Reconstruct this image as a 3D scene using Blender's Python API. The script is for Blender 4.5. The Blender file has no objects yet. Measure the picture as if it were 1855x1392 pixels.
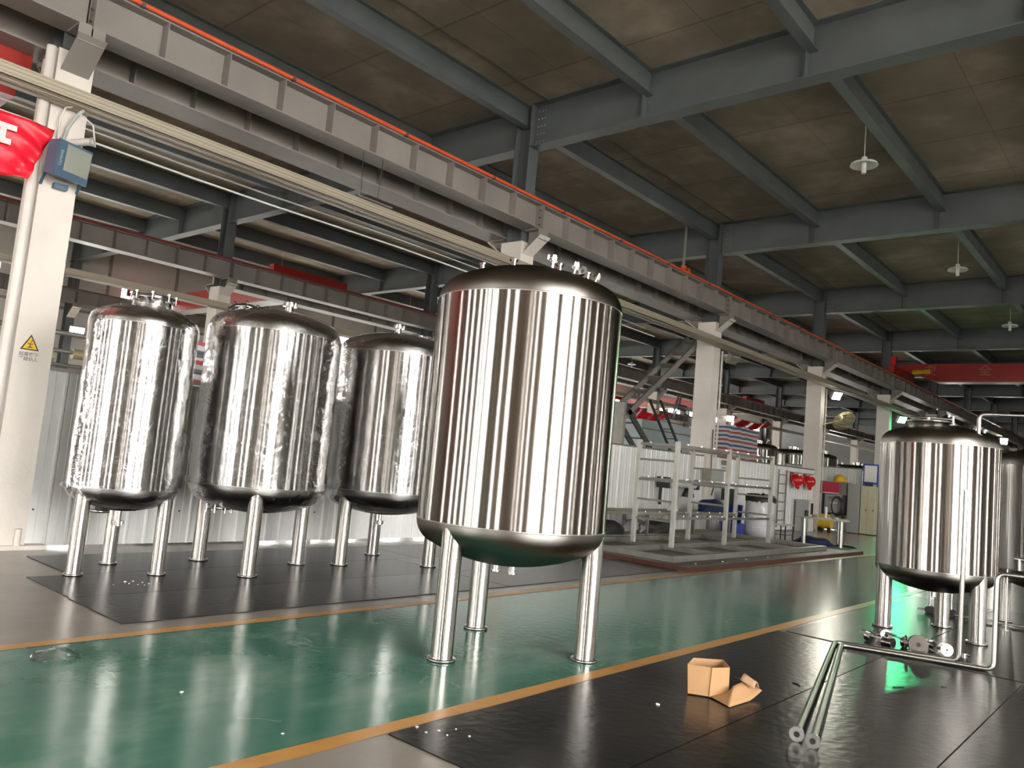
import bpy, math, random
from mathutils import Vector, Matrix, noise
PI = math.pi
R = math.radians
random.seed(7)
scn = bpy.context.scene
COL = scn.collection

# ------------------------------------------------------------------ camera
CAM_H = 1.55
def cam_basis(yaw, pitch, roll):
    d = Vector((math.cos(pitch) * math.cos(yaw), math.cos(pitch) * math.sin(yaw), math.sin(pitch)))
    r = d.cross(Vector((0, 0, 1))).normalized()
    u = r.cross(d)
    c, s = math.cos(roll), math.sin(roll)
    r2, u2 = c * r + s * u, -s * r + c * u
    return Matrix(((r2.x, u2.x, -d.x), (r2.y, u2.y, -d.y), (r2.z, u2.z, -d.z)))
cam = bpy.data.cameras.new('camera')
cam.sensor_width = 36.0
cam.lens = 1421.5 / 1855 * 36
cam.clip_end = 300
cam_ob = bpy.data.objects.new('camera', cam)
cam_ob.matrix_world = Matrix.Translation((0, 0, CAM_H)) @ cam_basis(R(131.125), R(5.4746), R(5.1619)).to_4x4()
COL.objects.link(cam_ob)
scn.camera = cam_ob

# ------------------------------------------------------------------ world, light, exposure
W = bpy.data.worlds.new('overcast_sky')
scn.world = W
W.use_nodes = True
bg = W.node_tree.nodes['Background']
bg.inputs[0].default_value = (1.0, 0.975, 0.93, 1)
bg.inputs[1].default_value = 7.0
scn.view_settings.view_transform = 'Standard'
scn.view_settings.look = 'None'
scn.view_settings.gamma = 1
scn.view_settings.use_curve_mapping = False
scn.view_settings.exposure = 2.58
scn.cycles.max_bounces = 10
scn.cycles.diffuse_bounces = 5
scn.cycles.glossy_bounces = 6
scn.cycles.transmission_bounces = 6
scn.cycles.transparent_max_bounces = 12
scn.cycles.sample_clamp_indirect = 6.0
scn.cycles.caustics_reflective = False
scn.cycles.caustics_refractive = False

def portal(name, loc, rot, sx, sy):
    l = bpy.data.lights.new(name, 'AREA')
    l.shape = 'RECTANGLE'; l.size = sx; l.size_y = sy
    l.cycles.is_portal = True
    o = bpy.data.objects.new(name, l)
    o.location = loc; o.rotation_euler = rot
    COL.objects.link(o)

# ------------------------------------------------------------------ materials
def mk(name):
    m = bpy.data.materials.new(name); m.use_nodes = True
    return m, m.node_tree, m.node_tree.nodes['Principled BSDF']
def N(nt, t, **kw):
    n = nt.nodes.new(t)
    for k, v in kw.items():
        setattr(n, k, v)
    return n
def simple(name, col, rough=.5, metal=0, var=.12, scale=6, bump=0, bscale=40, spec=.5):
    m, nt, b = mk(name)
    b.inputs['Roughness'].default_value = rough
    b.inputs['Metallic'].default_value = metal
    b.inputs['Specular IOR Level'].default_value = spec
    tc = N(nt, 'ShaderNodeTexCoord')
    n = N(nt, 'ShaderNodeTexNoise'); n.inputs['Scale'].default_value = scale; n.inputs['Detail'].default_value = 5
    nt.links.new(tc.outputs['Object'], n.inputs['Vector'])
    r = N(nt, 'ShaderNodeValToRGB')
    r.color_ramp.elements[0].position = .3; r.color_ramp.elements[1].position = .7
    r.color_ramp.elements[0].color = (*[c * (1 - var) for c in col], 1)
    r.color_ramp.elements[1].color = (*[min(1, c * (1 + var)) for c in col], 1)
    nt.links.new(n.outputs['Fac'], r.inputs[0])
    nt.links.new(r.outputs[0], b.inputs['Base Color'])
    if bump:
        n2 = N(nt, 'ShaderNodeTexNoise'); n2.inputs['Scale'].default_value = bscale; n2.inputs['Detail'].default_value = 4
        nt.links.new(tc.outputs['Object'], n2.inputs['Vector'])
        bp = N(nt, 'ShaderNodeBump'); bp.inputs['Strength'].default_value = bump; bp.inputs['Distance'].default_value = .02
        nt.links.new(n2.outputs['Fac'], bp.inputs['Height'])
        nt.links.new(bp.outputs[0], b.inputs['Normal'])
    return m
def brushed(name, col, rough, aniso, wob=.02, wscale=2.0, rot=0.0):
    m, nt, b = mk(name)
    nt.nodes.remove(b)
    b = N(nt, 'ShaderNodeBsdfAnisotropic', distribution='BECKMANN')
    b.inputs['Color'].default_value = (*col, 1)
    b.inputs['Anisotropy'].default_value = aniso
    b.inputs['Rotation'].default_value = rot
    nt.links.new(b.outputs[0], nt.nodes['Material Output'].inputs[0])
    t = N(nt, 'ShaderNodeTangent', direction_type='RADIAL', axis='Z')
    nt.links.new(t.outputs[0], b.inputs['Tangent'])
    tc = N(nt, 'ShaderNodeTexCoord')
    mp = N(nt, 'ShaderNodeMapping'); mp.inputs['Scale'].default_value = (1, 1, .55)
    nt.links.new(tc.outputs['Object'], mp.inputs[0])
    n = N(nt, 'ShaderNodeTexNoise'); n.inputs['Scale'].default_value = wscale; n.inputs['Detail'].default_value = 1.5
    nt.links.new(mp.outputs[0], n.inputs['Vector'])
    bp = N(nt, 'ShaderNodeBump'); bp.inputs['Strength'].default_value = 1; bp.inputs['Distance'].default_value = wob
    nt.links.new(n.outputs['Fac'], bp.inputs['Height'])
    nt.links.new(bp.outputs[0], b.inputs['Normal'])
    b.inputs['Roughness'].default_value = rough
    return m
def emit(name, col, s):
    m, nt, b = mk(name)
    b.inputs['Emission Color'].default_value = (*col, 1)
    b.inputs['Emission Strength'].default_value = s
    b.inputs['Base Color'].default_value = (*col, 1)
    return m
def floor_mat(name, cols, rough, scale, spec=.5, wave=.0016, stretch=(1, 1, 1), scratch=.0):
    """cols: three colours of a mottled ramp; a gently uneven glossy surface"""
    m, nt, b = mk(name)
    tc = N(nt, 'ShaderNodeTexCoord')
    mp = N(nt, 'ShaderNodeMapping'); mp.inputs['Scale'].default_value = stretch
    nt.links.new(tc.outputs['Object'], mp.inputs[0])
    n = N(nt, 'ShaderNodeTexNoise'); n.inputs['Scale'].default_value = scale; n.inputs['Detail'].default_value = 8; n.inputs['Roughness'].default_value = .62
    nt.links.new(mp.outputs[0], n.inputs['Vector'])
    r = N(nt, 'ShaderNodeValToRGB'); e = r.color_ramp.elements
    e[0].position = .22; e[0].color = (*cols[0], 1); e[1].position = .78; e[1].color = (*cols[2], 1)
    k = e.new(.5); k.color = (*cols[1], 1)
    nt.links.new(n.outputs['Fac'], r.inputs[0])
    last = r.outputs[0]
    if scratch:
        v = N(nt, 'ShaderNodeTexVoronoi', feature='DISTANCE_TO_EDGE'); v.inputs['Scale'].default_value = 1.3
        nz = N(nt, 'ShaderNodeTexNoise'); nz.inputs['Scale'].default_value = 2.5; nz.inputs['Detail'].default_value = 3
        nt.links.new(tc.outputs['Object'], nz.inputs['Vector'])
        mx0 = N(nt, 'ShaderNodeMixRGB'); mx0.inputs[0].default_value = .25
        nt.links.new(tc.outputs['Object'], mx0.inputs[1]); nt.links.new(nz.outputs['Color'], mx0.inputs[2])
        nt.links.new(mx0.outputs[0], v.inputs['Vector'])
        lt = N(nt, 'ShaderNodeMath', operation='LESS_THAN'); lt.inputs[1].default_value = .006
        nt.links.new(v.outputs['Distance'], lt.inputs[0])
        n3 = N(nt, 'ShaderNodeTexNoise'); n3.inputs['Scale'].default_value = 1.7
        nt.links.new(tc.outputs['Object'], n3.inputs['Vector'])
        gt = N(nt, 'ShaderNodeMath', operation='GREATER_THAN'); gt.inputs[1].default_value = .6
        nt.links.new(n3.outputs['Fac'], gt.inputs[0])
        mu = N(nt, 'ShaderNodeMath', operation='MULTIPLY'); nt.links.new(lt.outputs[0], mu.inputs[0]); nt.links.new(gt.outputs[0], mu.inputs[1])
        mu2 = N(nt, 'ShaderNodeMath', operation='MULTIPLY'); nt.links.new(mu.outputs[0], mu2.inputs[0]); mu2.inputs[1].default_value = scratch
        mx = N(nt, 'ShaderNodeMixRGB'); nt.links.new(mu2.outputs[0], mx.inputs[0]); nt.links.new(last, mx.inputs[1])
        mx.inputs[2].default_value = (.42, .48, .44, 1)
        last = mx.outputs[0]
    nt.links.new(last, b.inputs['Base Color'])
    b.inputs['Roughness'].default_value = rough
    b.inputs['Specular IOR Level'].default_value = spec
    n4 = N(nt, 'ShaderNodeTexNoise'); n4.inputs['Scale'].default_value = 13; n4.inputs['Detail'].default_value = 2
    nt.links.new(tc.outputs['Object'], n4.inputs['Vector'])
    bp = N(nt, 'ShaderNodeBump'); bp.inputs['Strength'].default_value = 1; bp.inputs['Distance'].default_value = wave
    nt.links.new(n4.outputs['Fac'], bp.inputs['Height']); nt.links.new(bp.outputs[0], b.inputs['Normal'])
    return m
def film_mat():
    m, nt, b = mk('clear_film')
    nt.nodes.remove(b)
    out = nt.nodes['Material Output']
    tr = N(nt, 'ShaderNodeBsdfTransparent'); tr.inputs[0].default_value = (.93, .94, .95, 1)
    gl = N(nt, 'ShaderNodeBsdfGlossy'); gl.inputs['Roughness'].default_value = .09; gl.inputs[0].default_value = (.95, .95, .95, 1)
    tc = N(nt, 'ShaderNodeTexCoord')
    mp = N(nt, 'ShaderNodeMapping'); mp.inputs['Scale'].default_value = (1, 1, 1.6)
    nt.links.new(tc.outputs['Object'], mp.inputs[0])
    n = N(nt, 'ShaderNodeTexNoise'); n.inputs['Scale'].default_value = 7; n.inputs['Detail'].default_value = 5; n.inputs['Distortion'].default_value = 1.2
    nt.links.new(mp.outputs[0], n.inputs['Vector'])
    bp = N(nt, 'ShaderNodeBump'); bp.inputs['Strength'].default_value = 1; bp.inputs['Distance'].default_value = .06
    ge = N(nt, 'ShaderNodeNewGeometry'); sx = N(nt, 'ShaderNodeSeparateXYZ'); nt.links.new(ge.outputs['True Normal'], sx.inputs[0])
    ab = N(nt, 'ShaderNodeMath', operation='ABSOLUTE'); nt.links.new(sx.outputs['Z'], ab.inputs[0])
    ms = N(nt, 'ShaderNodeMapRange'); ms.inputs['To Min'].default_value = .16; ms.inputs['To Max'].default_value = .9; nt.links.new(ab.outputs[0], ms.inputs['Value'])
    nt.links.new(ms.outputs[0], bp.inputs['Strength'])
    nt.links.new(n.outputs['Fac'], bp.inputs['Height']); nt.links.new(bp.outputs[0], gl.inputs['Normal'])
    lw = N(nt, 'ShaderNodeLayerWeight'); lw.inputs[0].default_value = .22
    nt.links.new(bp.outputs[0], lw.inputs['Normal'])
    mr = N(nt, 'ShaderNodeMapRange'); mr.inputs['To Min'].default_value = .045; mr.inputs['To Max'].default_value = .7
    nt.links.new(lw.outputs['Fresnel'], mr.inputs['Value'])
    mx = N(nt, 'ShaderNodeMixShader')
    nt.links.new(mr.outputs[0], mx.inputs[0]); nt.links.new(tr.outputs[0], mx.inputs[1]); nt.links.new(gl.outputs[0], mx.inputs[2])
    nt.links.new(mx.outputs[0], out.inputs[0])
    return m
def glass_mat(name, col, a=.25):
    m, nt, b = mk(name)
    b.inputs['Base Color'].default_value = (*col, 1); b.inputs['Roughness'].default_value = .06
    b.inputs['Alpha'].default_value = a
    return m
def deck_mat():
    m, nt, b = mk('concrete_deck')
    tc = N(nt, 'ShaderNodeTexCoord')
    n = N(nt, 'ShaderNodeTexNoise'); n.inputs['Scale'].default_value = .55; n.inputs['Detail'].default_value = 9; n.inputs['Roughness'].default_value = .6
    nt.links.new(tc.outputs['Object'], n.inputs['Vector'])
    r = N(nt, 'ShaderNodeValToRGB'); e = r.color_ramp.elements
    e[0].position = .3; e[0].color = (.22, .188, .145, 1); e[1].position = .72; e[1].color = (.50, .42, .33, 1)
    k = e.new(.5); k.color = (.30, .25, .19, 1)
    nt.links.new(n.outputs['Fac'], r.inputs[0])
    # straight board-cast seams
    mp = N(nt, 'ShaderNodeMapping'); mp.inputs['Scale'].default_value = (.11, .0384, 1)
    nt.links.new(tc.outputs['Object'], mp.inputs[0])
    br = N(nt, 'ShaderNodeTexBrick'); br.offset = 0
    br.inputs['Scale'].default_value = 3; br.inputs['Mortar Size'].default_value = .003
    br.inputs['Color1'].default_value = (1, 1, 1, 1); br.inputs['Color2'].default_value = (.9, .9, .9, 1); br.inputs['Mortar'].default_value = (.7, .66, .6, 1)
    nt.links.new(mp.outputs[0], br.inputs['Vector'])
    mx = N(nt, 'ShaderNodeMixRGB', blend_type='MULTIPLY'); mx.inputs[0].default_value = 1
    nt.links.new(r.outputs[0], mx.inputs[1]); nt.links.new(br.outputs['Color'], mx.inputs[2])
    # pale plaster scars
    n2 = N(nt, 'ShaderNodeTexNoise'); n2.inputs['Scale'].default_value = 1.6; n2.inputs['Detail'].default_value = 8
    nt.links.new(tc.outputs['Object'], n2.inputs['Vector'])
    rr = N(nt, 'ShaderNodeValToRGB'); rr.color_ramp.elements[0].position = .66; rr.color_ramp.elements[1].position = .74
    nt.links.new(n2.outputs['Fac'], rr.inputs[0])
    mx2 = N(nt, 'ShaderNodeMixRGB'); nt.links.new(rr.outputs[0], mx2.inputs[0]); nt.links.new(mx.outputs[0], mx2.inputs[1])
    mx2.inputs[2].default_value = (.30, .25, .2, 1)
    nt.links.new(mx2.outputs[0], b.inputs['Base Color'])
    b.inputs['Roughness'].default_value = .85
    return m
def stripes_mat():
    m, nt, b = mk('striped_tarp')
    tc = N(nt, 'ShaderNodeTexCoord'); sp = N(nt, 'ShaderNodeSeparateXYZ')
    nt.links.new(tc.outputs['Object'], sp.inputs[0])
    ad = N(nt, 'ShaderNodeMath', operation='ADD'); nt.links.new(sp.outputs['Z'], ad.inputs[0])
    ns = N(nt, 'ShaderNodeTexNoise'); ns.inputs['Scale'].default_value = 1.2
    nt.links.new(tc.outputs['Object'], ns.inputs['Vector'])
    sc = N(nt, 'ShaderNodeMath', operation='MULTIPLY'); sc.inputs[1].default_value = .12
    nt.links.new(ns.outputs['Fac'], sc.inputs[0]); nt.links.new(sc.outputs[0], ad.inputs[1])
    mu = N(nt, 'ShaderNodeMath', operation='MULTIPLY'); mu.inputs[1].default_value = 2.9
    nt.links.new(ad.outputs[0], mu.inputs[0])
    fr = N(nt, 'ShaderNodeMath', operation='FRACT'); nt.links.new(mu.outputs[0], fr.inputs[0])
    r = N(nt, 'ShaderNodeValToRGB'); r.color_ramp.interpolation = 'CONSTANT'; e = r.color_ramp.elements
    e[0].position = 0; e[0].color = (.55, .09, .11, 1); e[1].position = .25; e[1].color = (.75, .75, .75, 1)
    a = e.new(.5); a.color = (.09, .14, .28, 1); c = e.new(.75); c.color = (.75, .75, .75, 1)
    nt.links.new(fr.outputs[0], r.inputs[0]); nt.links.new(r.outputs[0], b.inputs['Base Color'])
    b.inputs['Roughness'].default_value = .45
    return m

M = dict(
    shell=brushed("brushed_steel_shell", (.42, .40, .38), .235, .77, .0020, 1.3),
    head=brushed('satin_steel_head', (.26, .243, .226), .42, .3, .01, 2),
    leg=brushed('brushed_steel_leg', (.46, .44, .415), .23, .78, .0004, 2),
    steel=simple('polished_steel', (0.490, 0.482, 0.468), .16, 1, .06, 8),
    satin=simple('satin_steel_tube', (0.446, 0.432, 0.403), .3, 1, .08, 8),
    alu=simple('pale_brushed_tube', (0.60, 0.59, 0.55), .42, .35, .08, 5),
    beam=simple('grey_beam_paint', (.112, .124, .125), .5, 0, .12, 1.2, .05, 30),
    girder=simple('taupe_girder_paint', (.27, .245, .228), .5, 0, .12, 1.0, .05, 30),
    plaster=simple('white_plaster', (.76, .71, .65), .75, 0, .05, 2, .15, 18),
    pvc=simple('white_pvc', (.66, .61, .57), .4, 0, .04),
    sheet=simple('white_coated_sheet', (.78, .79, .78), .35, 0, .05, 2),
    wall=simple('pale_wall_paint', (.62, .61, .58), .8, 0, .05, 1.5),
    tanwall=simple('tan_wall_paint', (.40, .335, .29), .8, 0, .08, 1.5),
    darkwall=simple('grey_end_wall', (.20, .205, .205), .8, 0, .08, 1.5),
    tray=simple('beige_cable_tray', (.43, .38, .29), .4, .2, .02, 2),
    trayd=simple('beige_tray_ribs', (.35, .31, .24), .45, .2, .02, 2),
    rail=simple('orange_conductor', (.78, .11, .035), .4, 0, .06),
    railred=simple('dark_red_conductor', (.28, .035, .03), .45, 0, .1),
    railsteel=simple('rail_steel', (.14, .13, .12), .5, .6, .2),
    crane=simple('red_crane_paint', (.36, .018, .012), .38, 0, .08, 1),
    craney=simple('crane_lettering', (.42, .12, .07), .6, 0, .1),
    yellow=simple('yellow_paint', (.72, .46, .04), .5, 0, .1),
    red=simple('red_plastic', (.60, .02, .02), .22, 0, .06),
    magenta=simple('dark_pink_plastic', (.50, .03, .07), .45, 0, .06),
    banner=simple('red_banner_cloth', (.83, .01, .035), .42, 0, .08, 3),
    bannerw=simple('white_banner_print', (.85, .72, .72), .6, 0, .03),
    blueh=simple('blue_grey_enamel', (.07, .13, .20), .4, 0, .08),
    blue=simple('blue_plastic', (.02, .05, .33), .35, 0, .08),
    dblue=simple('dark_blue_canvas', (.01, .02, .08), .7, 0, .2),
    black=simple('black_rubber', (.012, .012, .013), .5, 0, .2),
    sign=simple('sign_yellow', (.80, .52, .02), .4, 0, .03),
    signk=simple('sign_black', (.03, .025, .02), .5, 0, .03),
    signt=simple('sign_grey_print', (.34, .31, .30), .6, 0, .03),
    lens=glass_mat('lamp_lens', (.55, .58, .5), .45),
    refl=simple('lamp_reflector', (.72, .72, .64), .22, .9, .15, 14, .4, 20),
    cardboard=simple('cardboard', (.36, .205, .095), .8, 0, .07, 6),
    cardin=simple('cardboard_inner', (.30, .18, .10), .85, 0, .07, 6),
    cabinet=simple('grey_cabinet', (.40, .41, .40), .45, 0, .05),
    cream=simple('cream_locker', (.62, .60, .42), .45, 0, .05),
    white=simple('white_enamel', (.75, .75, .72), .35, 0, .04),
    wood=simple('worn_board', (.36, .34, .27), .6, 0, .15, 4),
    brown=simple('red_oxide_edge', (.075, .022, .014), .5, 0, .3, 3),
    darkmetal=simple('dark_grey_metal', (.06, .062, .06), .5, .4, .15),
    darkdeck=simple('dusty_deck_sheet', (.14, .13, .115), .5, 0, .2, 2),
    galv=simple('galvanised_steel', (.29, .28, .255), .42, .6, .1),
    fanm=simple('aged_fan_metal', (.42, .36, .20), .45, .3, .1),
    pale=simple('pale_blue_box', (.42, .50, .50), .5, 0, .05),
    whitecloth=simple('white_fabric', (.8, .78, .85), .8, 0, .04),
    film=film_mat(), deck=deck_mat(), tarp=stripes_mat(),
    wrapped=simple('white_wrapped_roll', (.70, .70, .71), .18, 0, .06, 5, .5, 16),
    green=floor_mat('green_epoxy', ((.022, .125, .088), (.055, .18, .13), (.21, .33, .27)), .15, 1.1, .55, .0012, (1, .55, 1), .22),
    concrete=floor_mat('grey_floor_concrete', ((.19, .168, .145), (.24, .215, .185), (.30, .27, .235)), .24, 1.0, .45, .0018),
    fargreen=floor_mat('worn_workshop_floor', ((.10, .115, .095), (.16, .175, .15), (.25, .26, .23)), .2, .7, .5, .003),
    mat=floor_mat('black_rubber_mat', ((.006, .006, .0065), (.012, .012, .012), (.034, .032, .029)), .25, .9, .32, .0022, (1, .5, 1)),
    mat2=floor_mat('dusty_rubber_mat', ((.009, .009, .0085), (.018, .017, .016), (.045, .041, .037)), .27, .9, .28, .0022, (1, .5, 1)),
    line=floor_mat('orange_line_paint', ((.38, .17, .03), (.50, .25, .055), (.46, .29, .12)), .3, 3, .45, .002),
    lampw=emit('lamp_white', (1, .97, .80), 16), lampg=emit('lamp_green', (.12, 1, .40), 14), lampc=emit('lamp_cool', (.95, 1, .9), 12),
    outdoor=simple('outside_paving', (.42, .42, .40), .8, 0, .05, 1),
    litter=simple('white_scrap', (.75, .76, .74), .5, 0, .05),
)

# ------------------------------------------------------------------ geometry helpers (all in world coordinates)
class MB:
    def __init__(s): s.v = []; s.f = []; s.sm = []
    def add(s, vs, fs, smooth=False):
        o = len(s.v); s.v += [tuple(p) for p in vs]
        for f in fs:
            s.f.append([i + o for i in f]); s.sm.append(smooth)
        return s
    def box(s, lo, hi, rot=None, piv=None):
        x0, y0, z0 = lo; x1, y1, z1 = hi
        vs = [(x0, y0, z0), (x1, y0, z0), (x1, y1, z0), (x0, y1, z0), (x0, y0, z1), (x1, y0, z1), (x1, y1, z1), (x0, y1, z1)]
        if rot is not None:
            p = Vector(piv if piv is not None else ((x0 + x1) / 2, (y0 + y1) / 2, (z0 + z1) / 2))
            vs = [p + rot @ (Vector(q) - p) for q in vs]
        return s.add(vs, [(3, 2, 1, 0), (4, 5, 6, 7), (0, 1, 5, 4), (1, 2, 6, 5), (2, 3, 7, 6), (3, 0, 4, 7)])
    def cbox(s, c, d, rz=0, rot=None):
        r = rot if rot is not None else (Matrix.Rotation(rz, 3, 'Z') if rz else None)
        return s.box([c[i] - d[i] / 2 for i in range(3)], [c[i] + d[i] / 2 for i in range(3)], r)
    def beam(s, a, b, w, h, up=(0, 0, 1)):
        a, b = Vector(a), Vector(b); d = (b - a).normalized(); u = Vector(up)
        r = d.cross(u)
        if r.length < 1e-4: r = d.cross(Vector((1, 0, 0)))
        r.normalize(); u = r.cross(d)
        vs = [p + r * (sx * w / 2) + u * (sz * h / 2) for p in (a, b) for sx, sz in ((-1, -1), (1, -1), (1, 1), (-1, 1))]
        return s.add(vs, [(0, 1, 2, 3), (7, 6, 5, 4), (0, 4, 5, 1), (1, 5, 6, 2), (2, 6, 7, 3), (3, 7, 4, 0)])
    def cyl(s, a, b, r, n=16, r2=None, caps=True):
        a, b = Vector(a), Vector(b); r2 = r if r2 is None else r2
        d = (b - a).normalized(); t = Vector((0, 0, 1)) if abs(d.z) < .9 else Vector((1, 0, 0))
        u = d.cross(t).normalized(); w = d.cross(u)
        vs = []
        for p, q in ((a, r), (b, r2)):
            vs += [p + (u * math.cos(2 * PI * i / n) + w * math.sin(2 * PI * i / n)) * q for i in range(n)]
        s.add(vs, [(i, i + n, (i + 1) % n + n, (i + 1) % n) for i in range(n)], True)
        if caps:
            s.add(vs[:n], [list(range(n))]); s.add(vs[n:], [list(range(n))[::-1]])
        return s
    def ring(s, a, b, ro, ri, n=24):
        a, b = Vector(a), Vector(b)
        d = (b - a).normalized(); t = Vector((0, 0, 1)) if abs(d.z) < .9 else Vector((1, 0, 0))
        u = d.cross(t).normalized(); w = d.cross(u)
        vs = []
        for p, q in ((a, ro), (b, ro), (b, ri), (a, ri)):
            vs += [p + (u * math.cos(2 * PI * i / n) + w * math.sin(2 * PI * i / n)) * q for i in range(n)]
        for k in range(4):
            k2 = (k + 1) % 4
            s.add([vs[k * n + i] for i in range(n)] + [vs[k2 * n + i] for i in range(n)], [(i, i + n, (i + 1) % n + n, (i + 1) % n) for i in range(n)], k % 2 == 0)
        return s
    def tube(s, pts, r, n=10, bend=0, seg=5):
        P = [Vector(p) for p in pts]
        if bend:
            Q = [P[0]]
            for i in range(1, len(P) - 1):
                d1 = (P[i - 1] - P[i]); d2 = (P[i + 1] - P[i])
                k = min(bend, d1.length * .49, d2.length * .49)
                a = P[i] + d1.normalized() * k; b = P[i] + d2.normalized() * k
                for j in range(seg + 1):
                    t = j / seg
                    Q.append(a.lerp(P[i], t).lerp(P[i].lerp(b, t), t))
            Q.append(P[-1]); P = Q
        prev = None; rings = []
        for i, p in enumerate(P):
            d = (P[min(i + 1, len(P) - 1)] - P[max(i - 1, 0)]).normalized()
            if prev is None:
                t = Vector((0, 0, 1)) if abs(d.z) < .9 else Vector((1, 0, 0))
                u = d.cross(t).normalized()
            else:
                u = (prev - d * prev.dot(d)).normalized()
            prev = u; w = d.cross(u)
            rings.append([p + (u * math.cos(2 * PI * k / n) + w * math.sin(2 * PI * k / n)) * r for k in range(n)])
        vs = [v for rr in rings for v in rr]
        fs = [(i * n + k, (i + 1) * n + k, (i + 1) * n + (k + 1) % n, i * n + (k + 1) % n) for i in range(len(P) - 1) for k in range(n)]
        s.add(vs, [f[::-1] for f in fs], True)
        s.add(rings[0], [list(range(n))]); s.add(rings[-1], [list(range(n))[::-1]])
        return s
    def lathe(s, c, prof, n=48, axis=None, cap=False, jit=None):
        """prof: list of (radius, height) around the vertical through c"""
        vs = []
        for j, (r, z) in enumerate(prof):
            for i in range(n):
                a = 2 * PI * i / n
                p = Vector((r * math.cos(a), r * math.sin(a), z))
                if jit: p = jit(p, j, i)
                if axis is not None: p = axis @ p
                vs.append(Vector(c) + p)
        fs = [(j * n + i, j * n + (i + 1) % n, (j + 1) * n + (i + 1) % n, (j + 1) * n + i) for j in range(len(prof) - 1) for i in range(n)]
        s.add(vs, fs, True)
        if cap:
            s.add(vs[:n], [list(range(n))[::-1]]); s.add(vs[-n:], [list(range(n))])
        return s
    def prism(s, pts, off):
        """planar polygon pts extruded by vector off"""
        n = len(pts); P = [Vector(p) for p in pts]; Q = [p + Vector(off) for p in P]
        return s.add(P + Q, [list(range(n))[::-1], list(range(n, 2 * n))] + [(i, (i + 1) % n, n + (i + 1) % n, n + i) for i in range(n)])
    def grid(s, fn, nu, nv, smooth=True):
        vs = [fn(i / nu, j / nv) for j in range(nv + 1) for i in range(nu + 1)]
        return s.add(vs, [(j * (nu + 1) + i, j * (nu + 1) + i + 1, (j + 1) * (nu + 1) + i + 1, (j + 1) * (nu + 1) + i) for j in range(nv) for i in range(nu)], smooth)
    def build(s, name, mat, parent=None, origin=None, solid=0):
        if parent is not None: origin = wloc(parent)
        o = Vector(origin) if origin is not None else Vector((0, 0, 0))
        me = bpy.data.meshes.new(name)
        me.from_pydata([tuple(Vector(v) - o) for v in s.v], [], s.f)
        me.polygons.foreach_set('use_smooth', s.sm)
        me.materials.append(M[mat] if isinstance(mat, str) else mat)
        me.update()
        ob = bpy.data.objects.new(name, me); COL.objects.link(ob)
        if parent is not None: ob.parent = parent
        else: ob.location = o
        if solid:
            md = ob.modifiers.new('thickness', 'SOLIDIFY'); md.thickness = solid; md.offset = 0
        return ob
def wloc(o):
    v = Vector((0, 0, 0))
    while o is not None:
        v += o.location; o = o.parent
    return v
def tag(o, label, cat, group=None):
    o['label'] = label; o['category'] = cat
    if group: o['group'] = group
    return o
def thing(name, label, cat, loc, group=None):
    o = bpy.data.objects.new(name, None); COL.objects.link(o); o.location = loc
    o.empty_display_size = .1
    return tag(o, label, cat, group)
def struct(o):
    o['kind'] = 'structure'; return o
def kids(o): return [c for c in COL.objects if c.parent == o]
def dup(o, parent=None, loc=None, label=None):
    c = o.copy(); COL.objects.link(c)
    if parent is not None: c.parent = parent
    if loc is not None: c.location = loc
    if label: c['label'] = label
    for ch in kids(o): dup(ch, c)
    return c
def base_origin(mb):
    xs = [v[0] for v in mb.v]; ys = [v[1] for v in mb.v]; zs = [v[2] for v in mb.v]
    return ((min(xs) + max(xs)) / 2, (min(ys) + max(ys)) / 2, min(zs))
def solo(name, mb, mat, label, cat, group=None):
    """a thing that is one mesh"""
    return tag(mb.build(name, mat, origin=base_origin(mb)), label, cat, group)

# ------------------------------------------------------------------ layout constants
ROW = (-10.58, -22.60, -34.62)           # column rows
Y0, SP = 3.22, 8.69
def YK(k): return Y0 + SP * k
YS, YN = YK(-2), YK(9) + .5              # hall's near and far ends
XE, XW = 9.0, -34.95                     # hall's right and left walls
ZD = 8.93                                # underside of the roof slab
ORD = ['first', 'second', 'third', 'fourth', 'fifth', 'sixth', 'seventh', 'eighth', 'ninth', 'tenth', 'eleventh']

# ------------------------------------------------------------------ the setting
XL, XR = -5.98, -3.38                    # outer edges of the green walkway lines
fl = MB().box((XW, YS, -.2), (XL, YN, 0)).box((XR, YS, -.2), (XE, 13.5, 0))
struct(fl.build('floor', 'concrete'))
struct(MB().box((XR, 13.5, -.2), (XE, YN, 0)).build('floor', 'fargreen'))
struct(MB().box((XL, YS, -.2), (XR, YN, 0)).build('floor', 'green'))
lw = .13
def wobble_line(x0, side):
    mb = MB(); n = 120
    vs = []
    for i in range(n + 1):
        y = YS + (46 - YS) * (i / n) ** 1.5
        a = .012 * noise.noise((y * 1.7, x0, 0)); b = .018 * noise.noise((y * 2.3, x0, 5))
        vs += [(x0 - lw / 2 + a, y, .0025), (x0 + lw / 2 + b, y, .0025)]
    mb.add(vs, [(2 * i, 2 * i + 1, 2 * i + 3, 2 * i + 2) for i in range(n)])
    return mb
struct(wobble_line(XL, 1).build('trim_1', 'line'))
struct(wobble_line(XR, 1).build('trim_2', 'line'))
struct(MB().box((XW, YS, ZD), (XE, YN, ZD + .2)).build('ceiling', 'deck'))

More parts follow.
